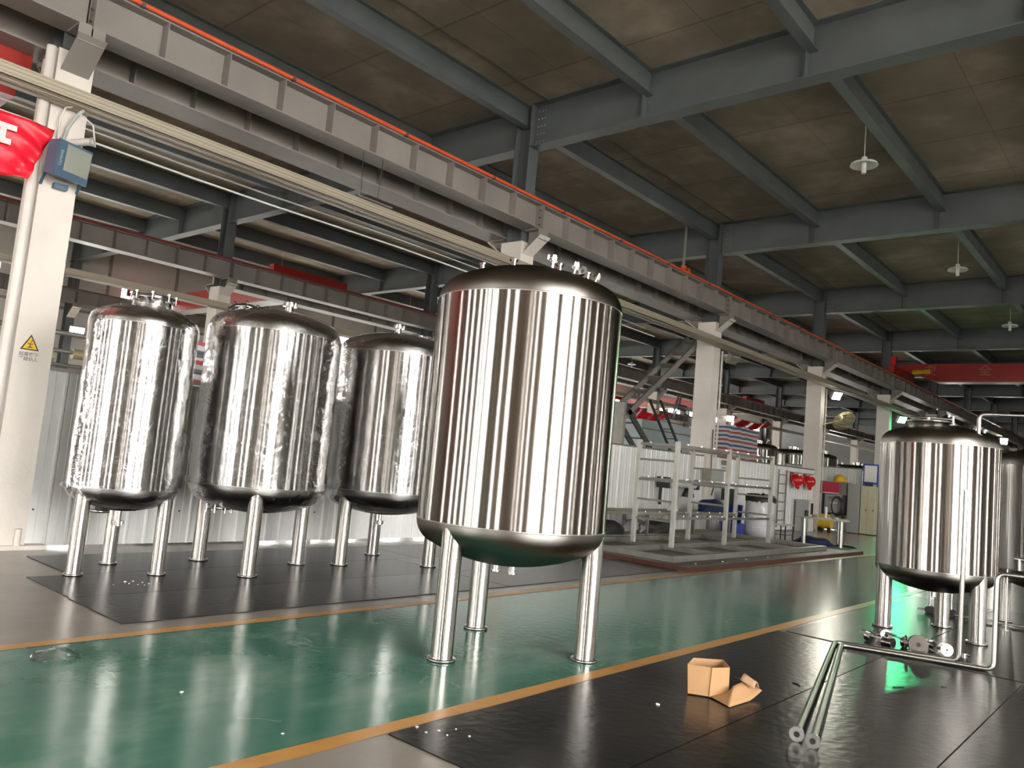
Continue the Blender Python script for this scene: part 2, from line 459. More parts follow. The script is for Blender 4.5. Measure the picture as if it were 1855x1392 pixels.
def wall_x(name, x, t, y0, y1, z0, z1, holes, mat):
    """wall in a plane of constant x with rectangular holes (ya, yb, za, zb)"""
    mb = MB(); ys = sorted({y0, y1, *[h[0] for h in holes], *[h[1] for h in holes]}); zs = sorted({z0, z1, *[h[2] for h in holes], *[h[3] for h in holes]})
    for a, b in zip(ys, ys[1:]):
        run = None
        for c, d in zip(zs, zs[1:]):
            hole = any(h[0] <= a and b <= h[1] and h[2] <= c and d <= h[3] for h in holes)
            if hole:
                if run: mb.box((x, a, run[0]), (x + t, b, run[1])); run = None
            else: run = (run[0], d) if run else (c, d)
        if run: mb.box((x, a, run[0]), (x + t, b, run[1]))
    return struct(mb.build(name, mat))
def wall_y(name, y, t, x0, x1, z0, z1, holes, mat):
    o = wall_x('tmp', 0, t, x0, x1, z0, z1, holes, mat)
    o.name = name; o.data.name = name
    for v in o.data.vertices:
        v.co = Vector((v.co.y, y + v.co.x, v.co.z))
    o.data.flip_normals()
    return o
east = [(-2.8, -1.2, 0, 7.6), (-.75, .7, 0, 7.6), (2.3, 3.4, 0, 7.6), (3.7, 4.7, 0, 7.6), (5.9, 7.2, 0, 7.6), (-10.5, -10.1, 1, 6), (-8.4, -8.0, 1, 6), (-5.9, -5.5, 1, 6),
        (9.6, 9.85, 1, 5), (11.2, 11.4, 1, 5), (15, 15.4, 1, 5), (21, 21.5, 1, 5), (24.4, 24.8, 1, 5), (31, 32, 1, 5)]  # unseen thin slots, added to brighten the dark side of the tank reflections
wall_x('wall_east', XE, .24, YS, YN, 0, ZD, east, 'tanwall')
west = [(YK(k) + .7 + q * 2.6, YK(k) + .7 + q * 2.6 + 2.1, 6.9, 7.7) for k in range(3, 9) for q in range(3)] + \
       [(YK(k) + .7 + q * 2.6, YK(k) + .7 + q * 2.6 + 1.7, .8, 2.9) for k in range(-1, 7) for q in range(3)] + \
       [(4.6, 6.2, 6.9, 7.6), (7.3, 9.35, 6.95, 7.6), (7.6, 9.4, 5.7, 6.2), (13.95, 15.1, 6.95, 7.45), (24.2, 26.4, 6.6, 7.4)]
wall_x('wall_west', XW - .24, .24, YS, YN, 0, ZD, west, 'wall')
south = [(-11.5, -11.0, .8, 6), (-8.9, -8.6, .8, 6), (-7.5, -6.9, 0, 6), (-5.6, -5.3, .8, 6), (-4.5, -3.9, .8, 6), (.5, .9, .8, 6), (4, 5, .8, 6), (-19, -18.2, 1, 5), (-15, -14.4, 1, 5), (-27, -26, 1, 5)]
wall_y('wall_south', YS - .24, .24, XW, XE, 0, ZD, south, 'tanwall')
wall_y('wall_north', YN, .24, XW, XE, 0, ZD, [(-30, -27, 1, 4), (-20, -17, 1, 4)], 'darkwall')
struct(MB().box((-80, -60, -.5), (60, 110, -.3)).build('floor', 'outdoor'))
tn = 3  # unseen pilaster strips on two walls, added so the tanks mirror thin streaks
for y, w_, m_ in ((-12.4, .5, 'plaster'), (-11.4, .3, 'girder'), (-9.4, .35, 'plaster'), (-7.2, .6, 'girder'), (-6.6, .25, 'plaster'), (-5.0, .3, 'girder'), (-3.6, .3, 'plaster'), (1.1, .3, 'girder'), (1.7, .2, 'plaster'), (5.2, .25, 'girder'),
                  (7.8, .4, 'plaster'), (8.9, .5, 'girder'), (10.4, .3, 'plaster'), (12.4, .5, 'girder'), (13.6, .25, 'plaster'), (16.6, .5, 'girder'), (18.4, .3, 'plaster'), (22.8, .6, 'girder'), (26.4, .4, 'plaster')):
    struct(MB().box((XE - .12, y, 0), (XE, y + w_, ZD)).build('trim_%d' % tn, m_)); tn += 1
for x, w_, m_ in ((-14.2, .5, 'girder'), (-12.6, .3, 'plaster'), (-10.4, .4, 'girder'), (-9.6, .25, 'plaster'), (-8.2, .25, 'girder'), (-6.5, .3, 'plaster'), (-3.2, .4, 'girder'), (-2.2, .25, 'plaster'), (-.8, .5, 'girder'), (2.0, .4, 'plaster'), (6.2, .5, 'girder')):
    struct(MB().box((x, YS, 0), (x + w_, YS + .12, ZD)).build('trim_%d' % tn, m_)); tn += 1
for (a, b, c, d) in east:
    portal('daylight_portal', (XE + .12, (a + b) / 2, (c + d) / 2), (0, R(90), 0), d - c, b - a)
for (a, b, c, d) in west:
    portal('daylight_portal', (XW - .12, (a + b) / 2, (c + d) / 2), (0, R(-90), 0), d - c, b - a)
for (a, b, c, d) in south:
    portal('daylight_portal', ((a + b) / 2, YS - .12, (c + d) / 2), (R(90), 0, 0), b - a, d - c)
def frame_x(n, x, a, b, c, d, nv, nh):
    mb = MB(); t = .05 if n < 60 else .10
    mb.box((x, a, c), (x + t, a + t, d)).box((x, b - t, c), (x + t, b, d)).box((x, a, c), (x + t, b, c + t)).box((x, a, d - t), (x + t, b, d))
    for i in range(1, nv): y = a + (b - a) * i / nv; mb.box((x, y - t / 2, c), (x + t, y + t / 2, d))
    for i in range(1, nh): z = c + (d - c) * i / nh; mb.box((x, a, z - t / 2), (x + t, b, z + t / 2))
    struct(mb.build('window_%d' % n, 'girder'))
for i, (a, b, c, d) in enumerate(east[:5]): frame_x(60 + i, XE + .02, a, b, c, d, 2 if b - a > 1.25 else 1, 1)  # unseen frames and mullions, added to split the white bands mirrored in tanks
for i, (a, b, c, d) in enumerate(west): frame_x(i + 1, XW - .15, a, b, c, d, 2, 1)

# ------------------------------------------------------------------ steel tanks
def head_prof(Rr, h, n=14, up=1, z0=0):
    """torispherical head profile from the weld (r=R) to the crown"""
    rk = .13 * 2 * Rr
    lo, hi = Rr, 8 * Rr
    f = lambda Rc: Rc - math.sqrt((Rc - rk) ** 2 - (Rr - rk) ** 2)
    for _ in range(60):
        m = (lo + hi) / 2
        if f(m) > h: lo = m
        else: hi = m
    Rc = (lo + hi) / 2
    a = math.asin((Rr - rk) / (Rc - rk))
    pr = []
    for i in range(9):
        t = (PI / 2 - a) * i / 8
        pr.append((Rr - rk + rk * math.cos(t), rk * math.sin(t)))
    zc = h - Rc
    for i in range(1, n + 1):
        t = a * (1 - i / n)
        pr.append((max(.0005, Rc * math.sin(t)), zc + Rc * math.cos(t)))
    return [(r, z0 + up * z) for r, z in pr]
def head_z(pr, r):
    for (r1, z1), (r2, z2) in zip(pr, pr[1:]):
        if r2 <= r <= r1: return z1 + (z2 - z1) * (r1 - r) / max(1e-6, r1 - r2)
    return pr[-1][1]
def ferrule(parent, p, d, r, L, name='nozzle'):
    """short tube with a clamp flange"""
    p, d = Vector(p), Vector(d).normalized()
    mb = MB().cyl(p, p + d * L, r, 14).cyl(p + d * (L - .012), p + d * L, r * 1.5, 16)
    return mb.build(name, 'steel', parent)
def clamp_set(parent, p, d, r, name='nozzle_clamp'):
    p, d = Vector(p), Vector(d).normalized()
    t = d.cross(Vector((0, 0, 1)));
    if t.length < .1: t = Vector((1, 0, 0))
    t.normalize()
    mb = MB().cyl(p - d * .018, p + d * .018, r * 1.7, 18).cyl(p + d * .018, p + d * .034, r * 1.25, 16)
    mb.cyl(p + t * r * 1.5 - d * .0, p + t * (r * 1.5 + .05), .009, 8).cyl(p + t * (r * 1.5 + .04) - d * .02, p + t * (r * 1.5 + .04) + d * .02, .014, 8)
    return mb.build(name, 'steel', parent)
def tank(label, c, Rr, zb, zt, hb, ht, legs, rleg, legr, seg=96, group=None, film=False):
    t = thing('steel_tank', label, 'tank', (c[0], c[1], 0), group)
    cc = (c[0], c[1], 0)
    n = 30
    MB().lathe(cc, [(Rr, zb + (zt - zb) * i / n) for i in range(n + 1)], seg).build('shell', 'shell', t)
    top = head_prof(Rr, ht, z0=zt); bot = head_prof(Rr, hb, up=-1, z0=zb)
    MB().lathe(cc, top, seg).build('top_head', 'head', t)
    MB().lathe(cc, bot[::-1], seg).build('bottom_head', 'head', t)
    for z in (zb, zt):
        MB().lathe(cc, [(Rr, z - .006), (Rr + .0022, z - .003), (Rr + .0022, z + .003), (Rr, z + .006)], seg).build('weld_seam', 'satin', t)
    for a in legs:
        x, y = c[0] + legr * math.cos(R(a)), c[1] + legr * math.sin(R(a))
        # the leg's top is coped to the head: each point rises to the head's surface
        m = 28; vs = []
        for lev in range(6):
            for i in range(m):
                q = 2 * PI * i / m
                px, py = x + rleg * math.cos(q), y + rleg * math.sin(q)
                rr = math.hypot(px - c[0], py - c[1])
                ztop = (head_z(bot, rr) + .01) if rr < Rr else zb + .03
                vs.append((px, py, .012 + (ztop - .012) * lev / 5))
        mb = MB().add(vs, [(l * m + i, l * m + (i + 1) % m, (l + 1) * m + (i + 1) % m, (l + 1) * m + i) for l in range(5) for i in range(m)], True)
        # own local origin so that the brushing runs round each leg
        lg = mb.build('leg', 'leg', origin=(x, y, 0)); lg.location = (x - c[0], y - c[1], 0); lg.parent = t
        f = MB().lathe((x, y, 0), [(rleg, .02), (rleg * 1.28, .02), (rleg * 1.28, 0), (rleg * .3, 0)], 28).build('foot_plate', 'steel', origin=(x, y, 0))
        f.location = (0, 0, 0); f.parent = lg
    if film:
        def jit(p, j, i):
            k = noise.noise(p * 5.5) * .012 + noise.noise(p * 17) * .006
            return Vector((p.x * (1 + k), p.y * (1 + k), p.z + k * .6))
        pr = [(max(.02, r + .012), z + .012) for r, z in top[::-1][2:]]
        pr += [(Rr + .010, zt - (zt - zb) * i / 40) for i in range(1, 41)]
        pr += [(r + .012 if k < 9 else r + .004, z - .010) for k, (r, z) in enumerate(bot[:14])]
        w = MB().lathe(cc, pr, 120, jit=jit).build('plastic_wrap', 'film', t)
        for a0, a1, zlo, zhi, dr in film:
            def fl(u, v, a0=a0, a1=a1, zlo=zlo, zhi=zhi, dr=dr):
                a = R(a0 + (a1 - a0) * u); z = zlo + (zhi - zlo) * v
                q = Rr + .015 + dr * (.5 + .5 * math.sin(u * 9 + v * 4)) * math.sin(PI * min(1, max(0, u))) + .03 * noise.noise(Vector((u * 6, v * 9, a0)))
                if z < zb: q -= (zb - z) * .9
                return Vector((c[0] + q * math.cos(a), c[1] + q * math.sin(a), z + .02 * noise.noise(Vector((u * 8, v * 3, 1)))))
            MB().grid(fl, 22, 14).build('loose_film', 'film', w)
    return t, top, bot
def manway(t, c, z, r, h, tilt=None, bolts=8, open_=False):
    rot = tilt if tilt is not None else Matrix.Identity(3)
    cc = Vector((c[0], c[1], z))
    mb = MB().lathe(cc, [(r, 0), (r, h), (r * 1.09, h), (r * 1.09, h + .02), (r * .97, h + .02), (r * .97, .0)], 40, axis=rot)
    o = mb.build('manway_collar', 'steel', t)
    if not open_:
        MB().lathe(cc, [(r * 1.12, h + .02), (r * 1.12, h + .036), (r * .8, h + .05), (.001, h + .055)], 40, axis=rot).build('manway_lid', 'steel', t)
    for i in range(bolts):
        a = 2 * PI * i / bolts + .3
        p = Vector((r * 1.13 * math.cos(a), r * 1.13 * math.sin(a), h - .035)); q = p + Vector((0, 0, .10))
        k = Vector((r * 1.13 * math.cos(a), r * 1.13 * math.sin(a), h + .05))
        b = MB().cyl(cc + rot @ p, cc + rot @ q, .008, 8).cyl(cc + rot @ (k - Vector((0, 0, .008))), cc + rot @ (k + Vector((0, 0, .012))), .022, 8)
        b.add([cc + rot @ (p + Vector((dx, dy, dz))) for dz in (0, .012) for dx, dy in ((-.03, -.02), (.03, -.02), (.03, .02), (-.03, .02))],
              [(3, 2, 1, 0), (4, 5, 6, 7), (0, 1, 5, 4), (1, 2, 6, 5), (2, 3, 7, 6), (3, 0, 4, 7)])
        b.build('clamp_bolt', 'steel', o)
    return o
def dome_dir(c, top, r, a):
    z = head_z(top, r); z2 = head_z(top, r + .02)
    s = (z - z2) / .02
    return Vector((c[0] + r * math.cos(R(a)), c[1] + r * math.sin(R(a)), z)), Vector((math.cos(R(a)) * s, math.sin(R(a)) * s, 1)).normalized()

# the bare tank in the middle
c = (-4.30, 5.07)
t, top, bot = tank('large bare brushed steel tank in the centre standing on the green walkway', c, .787, 1.02, 2.84, .345, .345, (-88, 150, 27), .085, .70, 128)
for r, a in ((.50, -108), (.47, -70), (.50, -25), (.55, 5)):
    p, d = dome_dir(c, top, r, a); ferrule(t, p - d * .01, (0, 0, 1), .024, .055)
for r, a in ((.22, -5), (.35, 25), (.52, 42)):
    p, d = dome_dir(c, top, r, a)
    n = ferrule(t, p - d * .01, d, .016, .085)
    clamp_set(n, p + d * .09, d, .02, 'clamp')
p, d = dome_dir(c, top, .60, -8)
MB().ring(p + Vector((0, -.007, .045)), p + Vector((0, .007, .045)), .042, .018, 20).box(p + Vector((-.03, -.007, -.02)), p + Vector((.03, .007, .02))).build('lifting_lug', 'satin', t)
for dx, dy in ((-.06, -.07), (.1, -.05)):
    MB().cyl((c[0] + dx, c[1] + dy, .69), (c[0] + dx, c[1] + dy, .62), .03, 14).cyl((c[0] + dx, c[1] + dy, .632), (c[0] + dx, c[1] + dy, .62), .042, 14).build('bottom_nozzle', 'steel', t)

# three tanks in clear film
def drain(t, c, x, y, z, L=.16):
    MB().cyl((x, y, z + .05), (x, y, z - L), .026, 14).build('drain_pipe', 'steel', t)
    clamp_set(t, (x, y, z - L + .03), (0, 0, -1), .036, 'drain_clamp')
g3 = None
c = (-8.60, 3.73)
t, top, bot = tank('narrowest film-wrapped steel tank, nearest the column with the yellow sign', c, .537, .88, 2.60, .25, .25, (-72, 163, 42), .072, .465, film=((-60, 10, .80, .92, .03), (-130, -80, .78, .9, .04), (20, 75, .9, 1.5, .03)))
manway(t, (c[0], c[1] + .05), 2.80, .20, .12)
drain(t, c, c[0] + .02, c[1] - .02, .64)
o = MB().lathe((c[0] - .22, c[1] - .12, .74), [(.06, 0), (.06, -.12), (.10, -.12), (.10, -.15), (.01, -.16)], 20).build('side_outlet', 'steel', t)
c = (-8.45, 5.24)
t, top, bot = tank('widest film-wrapped steel tank, between two other wrapped tanks', c, .777, .97, 2.76, .33, .32, (-152, -32, 92), .085, .68, film=((-150, -100, .84, 1.02, .04), (-90, -30, .80, .93, .03), (-165, -118, 1.15, 2.0, .07)))
rt = Matrix.Rotation(R(-24), 3, Vector((.5, .86, 0)))
manway(t, (c[0] - .30, c[1] - .28), 2.95, .17, .07, rt)
p, d = dome_dir(c, top, .12, 60); ferrule(t, p - d * .02, (0, 0, 1), .05, .15); clamp_set(t, p + Vector((0, 0, .10)), (0, 0, 1), .05)
drain(t, c, c[0] + .05, c[1] - .05, .65)
o = MB().lathe((c[0] - .10, c[1] - .42, .80), [(.10, .05), (.10, -.10), (.15, -.10), (.15, -.13), (.02, -.14)], 24).build('side_outlet', 'steel', t)
for i in range(8):
    a = 2 * PI * i / 8
    MB().cyl((c[0] - .10 + .15 * math.cos(a), c[1] - .42 + .15 * math.sin(a), .73), (c[0] - .10 + .15 * math.cos(a), c[1] - .42 + .15 * math.sin(a), .63), .012, 8).build('clamp_bolt', 'steel', o)
c = (-8.36, 7.12)
t, top, bot = tank('film-wrapped steel tank partly hidden behind the bare central tank', c, .80, .97, 2.80, .33, .33, (-83, 146, 39), .085, .70, film=((-70, 0, .84, .98, .03),))
p, d = dome_dir(c, top, .04, 200); ferrule(t, p - d * .02, (0, 0, 1), .045, .16); clamp_set(t, p + Vector((0, 0, .10)), (0, 0, 1), .048)
p, d = dome_dir(c, top, .3, 60); ferrule(t, p - d * .02, (0, 0, 1), .03, .07)
drain(t, c, c[0] + .03, c[1] - .05, .65, .14)
MB().lathe((c[0] - .3, c[1] - .4, .82), [(.05, .05), (.05, -.12), (.085, -.12), (.085, -.15), (.01, -.16)], 20).build('side_outlet', 'steel', t)

# two tanks on the right
c = (-2.25, 10.33)
t, top, bot = tank('bare steel tank with an open round manhole, foremost on the right', c, .632, .73, 2.15, .27, .25, (213, 93, 333), .085, .55, 112)
mc = (c[0] - .10, c[1] - .12)
manway(t, mc, 2.33, .215, .085, bolts=0, open_=True)
b = MB().tube([(mc[0] - .20, mc[1] + .02, 2.47), (mc[0], mc[1], 2.475), (mc[0] + .27, mc[1] + .02, 2.46)], .011, 8)
b.cyl((mc[0], mc[1], 2.42), (mc[0], mc[1], 2.475), .02, 8)
b.build('manhole_crossbar', 'steel', t)
p = Vector((mc[0] + .26, mc[1], 2.40))
MB().cyl(p, p + Vector((0, 0, .10)), .013, 8).cyl(p + Vector((-.045, 0, .10)), p + Vector((.045, 0, .10)), .010, 8).cyl(p + Vector((-.045, 0, .085)), p + Vector((-.045, 0, .115)), .014, 8).build('wing_bolt', 'steel', t)
p, d = dome_dir(c, top, .40, -10); ferrule(t, p - d * .02, d, .04, .07)
p, d = dome_dir(c, top, .45, 25); ferrule(t, p - d * .02, d, .035, .07)
MB().cyl((c[0], c[1], .48), (c[0], c[1], .40), .03, 12).build('drain_pipe', 'steel', t)
c2 = (-1.42, 12.75)
t, top, bot = tank('bare steel tank at the right edge, half hidden behind the one with a manhole', c2, .64, .70, 2.08, .27, .25, (213, 93, 333), .085, .55, 96)
manway(t, c2, 2.28, .19, .08, bolts=6)
_B = cam_basis(R(131.125), R(5.4746), R(5.1619))
def at(px, py, ax, k):
    """point seen at (px, py) on the plane coordinate[ax] = k (used to survey the far clutter)"""
    d = _B @ Vector((px - 927.5, 696 - py, -1421.5))
    C = Vector((0, 0, CAM_H)); return C + d * ((k - C[ax]) / d[ax])

# ------------------------------------------------------------------ roof steel
LEVEL = ['behind the camera', 'nearest bay', 'second bay', 'third bay', 'fourth bay', 'fifth bay', 'sixth bay', 'seventh bay', 'eighth bay', 'ninth bay', 'tenth bay']
def i_beam_x(x0, x1, y, z0, z1, fw, tw=.016, tf=.022):
    return MB().box((x0, y - fw / 2, z0), (x1, y + fw / 2, z0 + tf)).box((x0, y - fw / 2, z1 - tf), (x1, y + fw / 2, z1)).box((x0, y - tw / 2, z0 + tf), (x1, y + tw / 2, z1 - tf))
def i_beam_y(x, y0, y1, z0, z1, fw, tw=.014, tf=.018):
    return MB().box((x - fw / 2, y0, z0), (x + fw / 2, y1, z0 + tf)).box((x - fw / 2, y0, z1 - tf), (x + fw / 2, y1, z1)).box((x - tw / 2, y0, z0 + tf), (x + tw / 2, y1, z1 - tf))
spans = [(ROW[0] + .22, XE, 'right of the girders with the orange rail'), (ROW[1] + .22, ROW[0] - .22, 'between the first and second column rows'), (XW, ROW[1] - .22, 'beyond the second column row')]
ZM = 8.0
for si, (x0, x1, where) in enumerate(spans):
    proto = None
    for k in range(0, 10):
        y = YK(k)
        if proto is None:
            t = proto = thing('roof_beam', 'x', 'roof beam', (x0, y, ZM), None)
            i_beam_x(x0, x1, y, ZM, ZD, .32).build('beam_body', 'beam', t)
            first = ROW[0] + 2.93 if si == 0 else (ROW[1] + 3.0 if si == 1 else ROW[1] - 3.0)
            n = 7 if si == 0 else (3 if si == 1 else 4)
            for q in range(n):
                x = first + 3.02 * q * (-1 if si == 2 else 1)
                if x < XW + .1 or x > XE: continue
                MB().box((x - .07, y - .15, ZM + .02), (x - .055, y + .15, ZD - .02)).build('web_plate', 'beam', t)
            for sx, xe in ((1, x0),) if si == 0 else ((1, x0), (-1, x1)):
                pl = MB().box((xe, y - .022, ZM + .06), (xe + sx * .34, y + .022, ZD - .08)).build('splice_plate', 'beam', t)
                if si == 0:
                    for r_ in range(5):
                        for c_ in range(3):
                            bx, bz = xe + .07 + c_ * .085, ZM + .12 + r_ * .165
                            MB().cyl((bx, y - .04, bz), (bx, y - .018, bz), .017, 6).build('bolt', 'girder', pl)
        else:
            t = dup(proto, loc=(x0, y, ZM))
        t['label'] = 'deep grey roof beam %s, the %s one from the near end' % (where, ORD[k])
joist_x = [('fourth right of', ROW[0] + 2.93 + 3.02 * 3), ('third joist right of', ROW[0] + 2.93 + 3.02 * 2), ('second joist right of', ROW[0] + 2.93 + 3.02), ('first joist right of', ROW[0] + 2.93), ('directly above', ROW[0]),
           ('first joist left of', ROW[0] - 3.0), ('second joist left of', ROW[0] - 6.0), ('third joist left of', ROW[0] - 9.0), ('above the second column row, left of', ROW[1]),
           ('first beyond the second column row left of', ROW[1] - 3.0), ('second beyond the second column row left of', ROW[1] - 6.0), ('third beyond the second column row left of', ROW[1] - 9.0)]
pj = None
for k in range(0, 9):
    for nm, x in joist_x:
        if nm[0] == 'f' and nm[1] == 'o' and k < 1: pass
        loc = (x, YK(k), 8.47)
        if pj is None:
            y0, y1 = YK(k) + .01, YK(k + 1) - .01
            pj = tag(i_beam_y(x, y0, y1, 8.47, ZD, .19).build('roof_joist', 'beam', origin=loc), 'x', 'roof joist', None)
            o = pj
        else:
            o = dup(pj, loc=loc)
        o['label'] = 'roof joist %s the orange rail, %s' % (nm, LEVEL[k + 1])

# ------------------------------------------------------------------ crane girders, rails, trays
ZG, ZT = 6.22, 6.74
def girder_proto(x, side, k, wide):
    t = thing('crane_girder', 'x', 'crane girder', (x, YK(k), ZG))
    y0, y1 = YK(k) + .01, YK(k + 1) - .01
    lo = x - .21 if side > 0 or not wide else x - .34
    mb = MB().box((lo, y0, ZG), (x + .21, y1, ZG + .022)).box((x - .24, y0, ZT), (x + .17, y1, ZT + .022)).box((x - .007, y0, ZG + .022), (x + .007, y1, ZT))
    mb.build('girder_body', 'girder', t)
    for i in range(10):
        y = YK(k) + .02 + SP * i / 10
        y = max(y, y0)
        for s in (1, -1):
            MB().box((x + s * .007 if s > 0 else x - .19, y, ZG + .022), (x + .19 if s > 0 else x - .007, y + .014, ZT)).build('stiffener', 'girder', t)
    for z in (ZG + .12, ZG + .27, ZG + .42):
        MB().cyl((x + .10, y0 - .02, z), (x + .10, y0 + .045, z), .014, 6).build('bolt', 'brown', t)
    return t
glabel = [(ROW[0] + .42, 1, 0, 9, 'on the near side of the first column row'), (ROW[0] - .44, -1, 0, 9, 'on the far side of the first column row'),
          (ROW[1] + .42, 1, 0, 9, 'on the near side of the second column row'), (ROW[1] - .44, -1, 1, 9, 'on the far side of the second column row'),
          (ROW[2] + .42, 1, 0, 7, 'along the far left outer wall')]
gp = {}
for x, s, k0, k1, where in glabel:
    for k in range(k0 - (1 if x > -12 else 0), k1):
        zz = ZG - (.12 if s < 0 else 0)
        if s not in gp: gp[s] = t = girder_proto(x, s, k, True)
        else: t = dup(gp[s], loc=(x, YK(k), ZG))
        t.location.z = zz
        t['label'] = 'taupe stiffened crane girder %s, %s span' % (where, 'nearest partial' if k < 0 else ORD[k] + ' full')
    a, b = YK(k0 - 1 if x > -12 else k0), YK(k1)
    solo('crane_rail', MB().box((x - .035, a, zz - ZG + ZT + .022), (x + .035, b, zz - ZG + ZT + .10)).box((x - .06, a, zz - ZG + ZT + .022), (x + .06, b, zz - ZG + ZT + .035)), 'railsteel', 'dark steel crane rail on the girders %s' % where, 'crane rail')
def conductor(x, z, a, b, mat, label, r=.028):
    t = thing('conductor_rail', label, 'conductor rail', (x, a, z))
    MB().tube([(x, a + (b - a) * i / 12, z + .004 * math.sin(i * 2.3)) for i in range(13)], r, 8).build('insulated_bar', mat, t)
    y = a + .4
    while y < min(b, 30):
        MB().box((x - .04, y, z - r - .012), (x + .04, y + .05, z + r * .2)).build('hanger_clip', 'railsteel', t)
        y += 2.2
    return t
conductor(ROW[0] + .42 + .20, ZT + .055, YK(-1), YK(9), 'rail', 'bright orange conductor rail along the top edge of the nearest girders', .032)
conductor(ROW[1] + .42 + .20, ZT + .05, YK(0), YK(9), 'railred', 'dark red conductor rail along the girders of the second column row', .036)
solo('power_cable', MB().tube([(-9.95 + .02 * math.sin(i * 1.9), YK(0) - 2 + i * 1.1, ZD - .03 - (.02 if i % 2 else 0)) for i in range(36)], .012, 6), 'railsteel', 'thin black cable clipped under the roof slab above the orange rail', 'cable')

def tray(x0, x1, z, y0, y1, label, w=.15):
    t = thing('cable_tray', label, 'cable tray', ((x0 + x1) / 2, y0, z))
    MB().box((x0, y0, z), (x1, y1, z + .008)).box((x1 - .012, y0, z), (x1, y1, z + w)).box((x0, y0, z), (x0 + .012, y1, z + w)).build('channel', 'tray', t)
    mb = MB()
    for q in range(3):
        zz = z + .03 + q * w / 3.2
        mb.box((x1, y0, zz), (x1 + .006, y1, zz + .014))
    mb.box((x0 + .08, y0, z - .012), (x0 + .13, y1, z)).box((x1 - .13, y0, z - .012), (x1 - .08, y1, z))
    mb.build('pressed_rib', 'trayd', t)
    y = y0 + 1
    MB().box((x0, y0, z + w), (x1, y1, z + w + .004)).build('cover', 'tray', t)
    return t
tray(-10.28, -9.92, 5.27, YK(-1), YK(9), 'beige cable tray crossing in front of the first column row')
tray(-22.30, -21.94, 5.27, YK(0), YK(9), 'beige cable tray crossing in front of the second column row', .17)
for x, z, lab, r in ((-11.2, 5.42, 'upper thin white conduit behind the beige tray of the first column row', .014), (-10.92, 5.18, 'lower thin white conduit behind the beige tray of the first column row', .016)):
    solo('conduit', MB().tube([(x, YK(0) - 2 + 1.3 * i, z + .015 * math.sin(i * 1.3)) for i in range(14)] , r, 8), 'white', lab, 'conduit')
# hanger wires and clamp of the tray left of the central tank
t = thing('tray_hanger', 'thin grey wire hanger holding the beige tray left of the big tank', 'hanger', (-9.95, 7.5, 5.27))
MB().cyl((-10.02, 7.42, 5.42), (-10.02, 7.38, 6.22), .006, 6).build('wire', 'darkmetal', t)
MB().cyl((-10.02, 7.75, 5.42), (-10.02, 7.78, 6.22), .006, 6).build('wire', 'darkmetal', t)
MB().box((-10.16, 7.25, 5.43), (-9.86, 7.95, 5.45)).cyl((-9.90, 7.2, 5.25), (-9.90, 7.9, 5.25), .008, 6).cyl((-9.9, 7.24, 5.13), (-9.9, 7.24, 5.25), .007, 6).build('cross_bracket', 'galv', t)

# ------------------------------------------------------------------ columns
CB = MB()
def column(label, x, k, encased=True):
    y = YK(k)
    t = thing('column', label, 'column', (x, y, 0))
    if encased:
        # shaft: two plastered faces and slightly wavy hand-finished edges
        def f(u, v):
            a = int(round(u * 16)) % 16; side, q = divmod(a, 4); q /= 4
            z = v * 5.98
            hx, hy = .275, .205
            wv = .006 * noise.noise((k * 3.1 + side, z * 1.4, q * 2))
            P = [(-hx, -hy), (hx, -hy), (hx, hy), (-hx, hy)]
            p0, p1 = P[side], P[(side + 1) % 4]
            return Vector((x + (p0[0] + (p1[0] - p0[0]) * q) * (1 + wv), y + (p0[1] + (p1[1] - p0[1]) * q) * (1 + wv), z))
        MB().grid(f, 16, 24, False).box((x - .27, y - .2, 5.96), (x + .27, y + .2, 5.985)).build('plastered_shaft', 'plaster', t)
        MB().prism([(x - .36, y - .30, 0), (x + .36, y - .30, 0), (x + .36, y + .42, 0), (x - .36, y + .42, 0)], (0, 0, .05)).build('plinth', 'plaster', t)
    z0 = 5.98 if encased else 0
    MB().box((x + .18, y - .15, z0), (x + .20, y + .15, ZD)).box((x - .20, y - .15, z0), (x - .18, y + .15, ZD)).box((x - .18, y - .008, z0), (x + .18, y + .008, ZD)).build('steel_post', 'beam', t)
    for s in (1, -1):
        if not encased and s < 0: continue
        xa, xb = x + s * .20, x + s * .66
        zc = ZG - (.12 if s < 0 else 0) - .001; xa2 = x + s * .28
        w = MB().prism([(xa2, y - .008, 5.74), (xb, y - .008, 6.02), (xb, y - .008, zc - .02), (xa2, y - .008, zc - .02)], (0, .016, 0))
        w.box((min(xa2, xb), y - .15, zc - .02), (max(xa2, xb), y + .15, zc))
        w.box((min(xb - s * .02, xb), y - .15, 6.0), (max(xb - s * .02, xb), y + .15, zc - .02))
        cb = w.build('corbel', 'girder', t)
        MB().beam((xa - s * .02, y, 5.66), (xb + s * .06, y, 6.07), .32, .014).build('corbel_flange', 'girder' if k == 0 else 'plaster', cb)
    return t
L1 = ['white plastered column at the far left bearing the yellow warning sign', 'white column whose top shows just above the central bare tank', 'white column where the slanted steel walkway is fixed',
      'white column carrying the yellowish fan and a lit lamp', 'white column beside the green lamp, just left of the open manhole tank', 'white column top glimpsed behind the open manhole of the right tank',
      'white column of the first row, seventh along, far right', 'white column of the first row, eighth along, far right', 'white column of the first row, ninth along, near the end wall', 'last white column of the first row at the far end']
L2 = ['second-row white column hidden at the far left edge', 'second-row white column with folded plate between the first two wrapped tanks', 'second-row column behind the central bare tank', 'second-row white column seen right of the central tank, nearest one there',
      'second-row white column just right of the first-row walkway column', 'second-row white column left of the fan column', 'second-row column right of the fan column', 'second-row column, eighth along', 'second-row column, ninth along', 'second-row column at the far end']
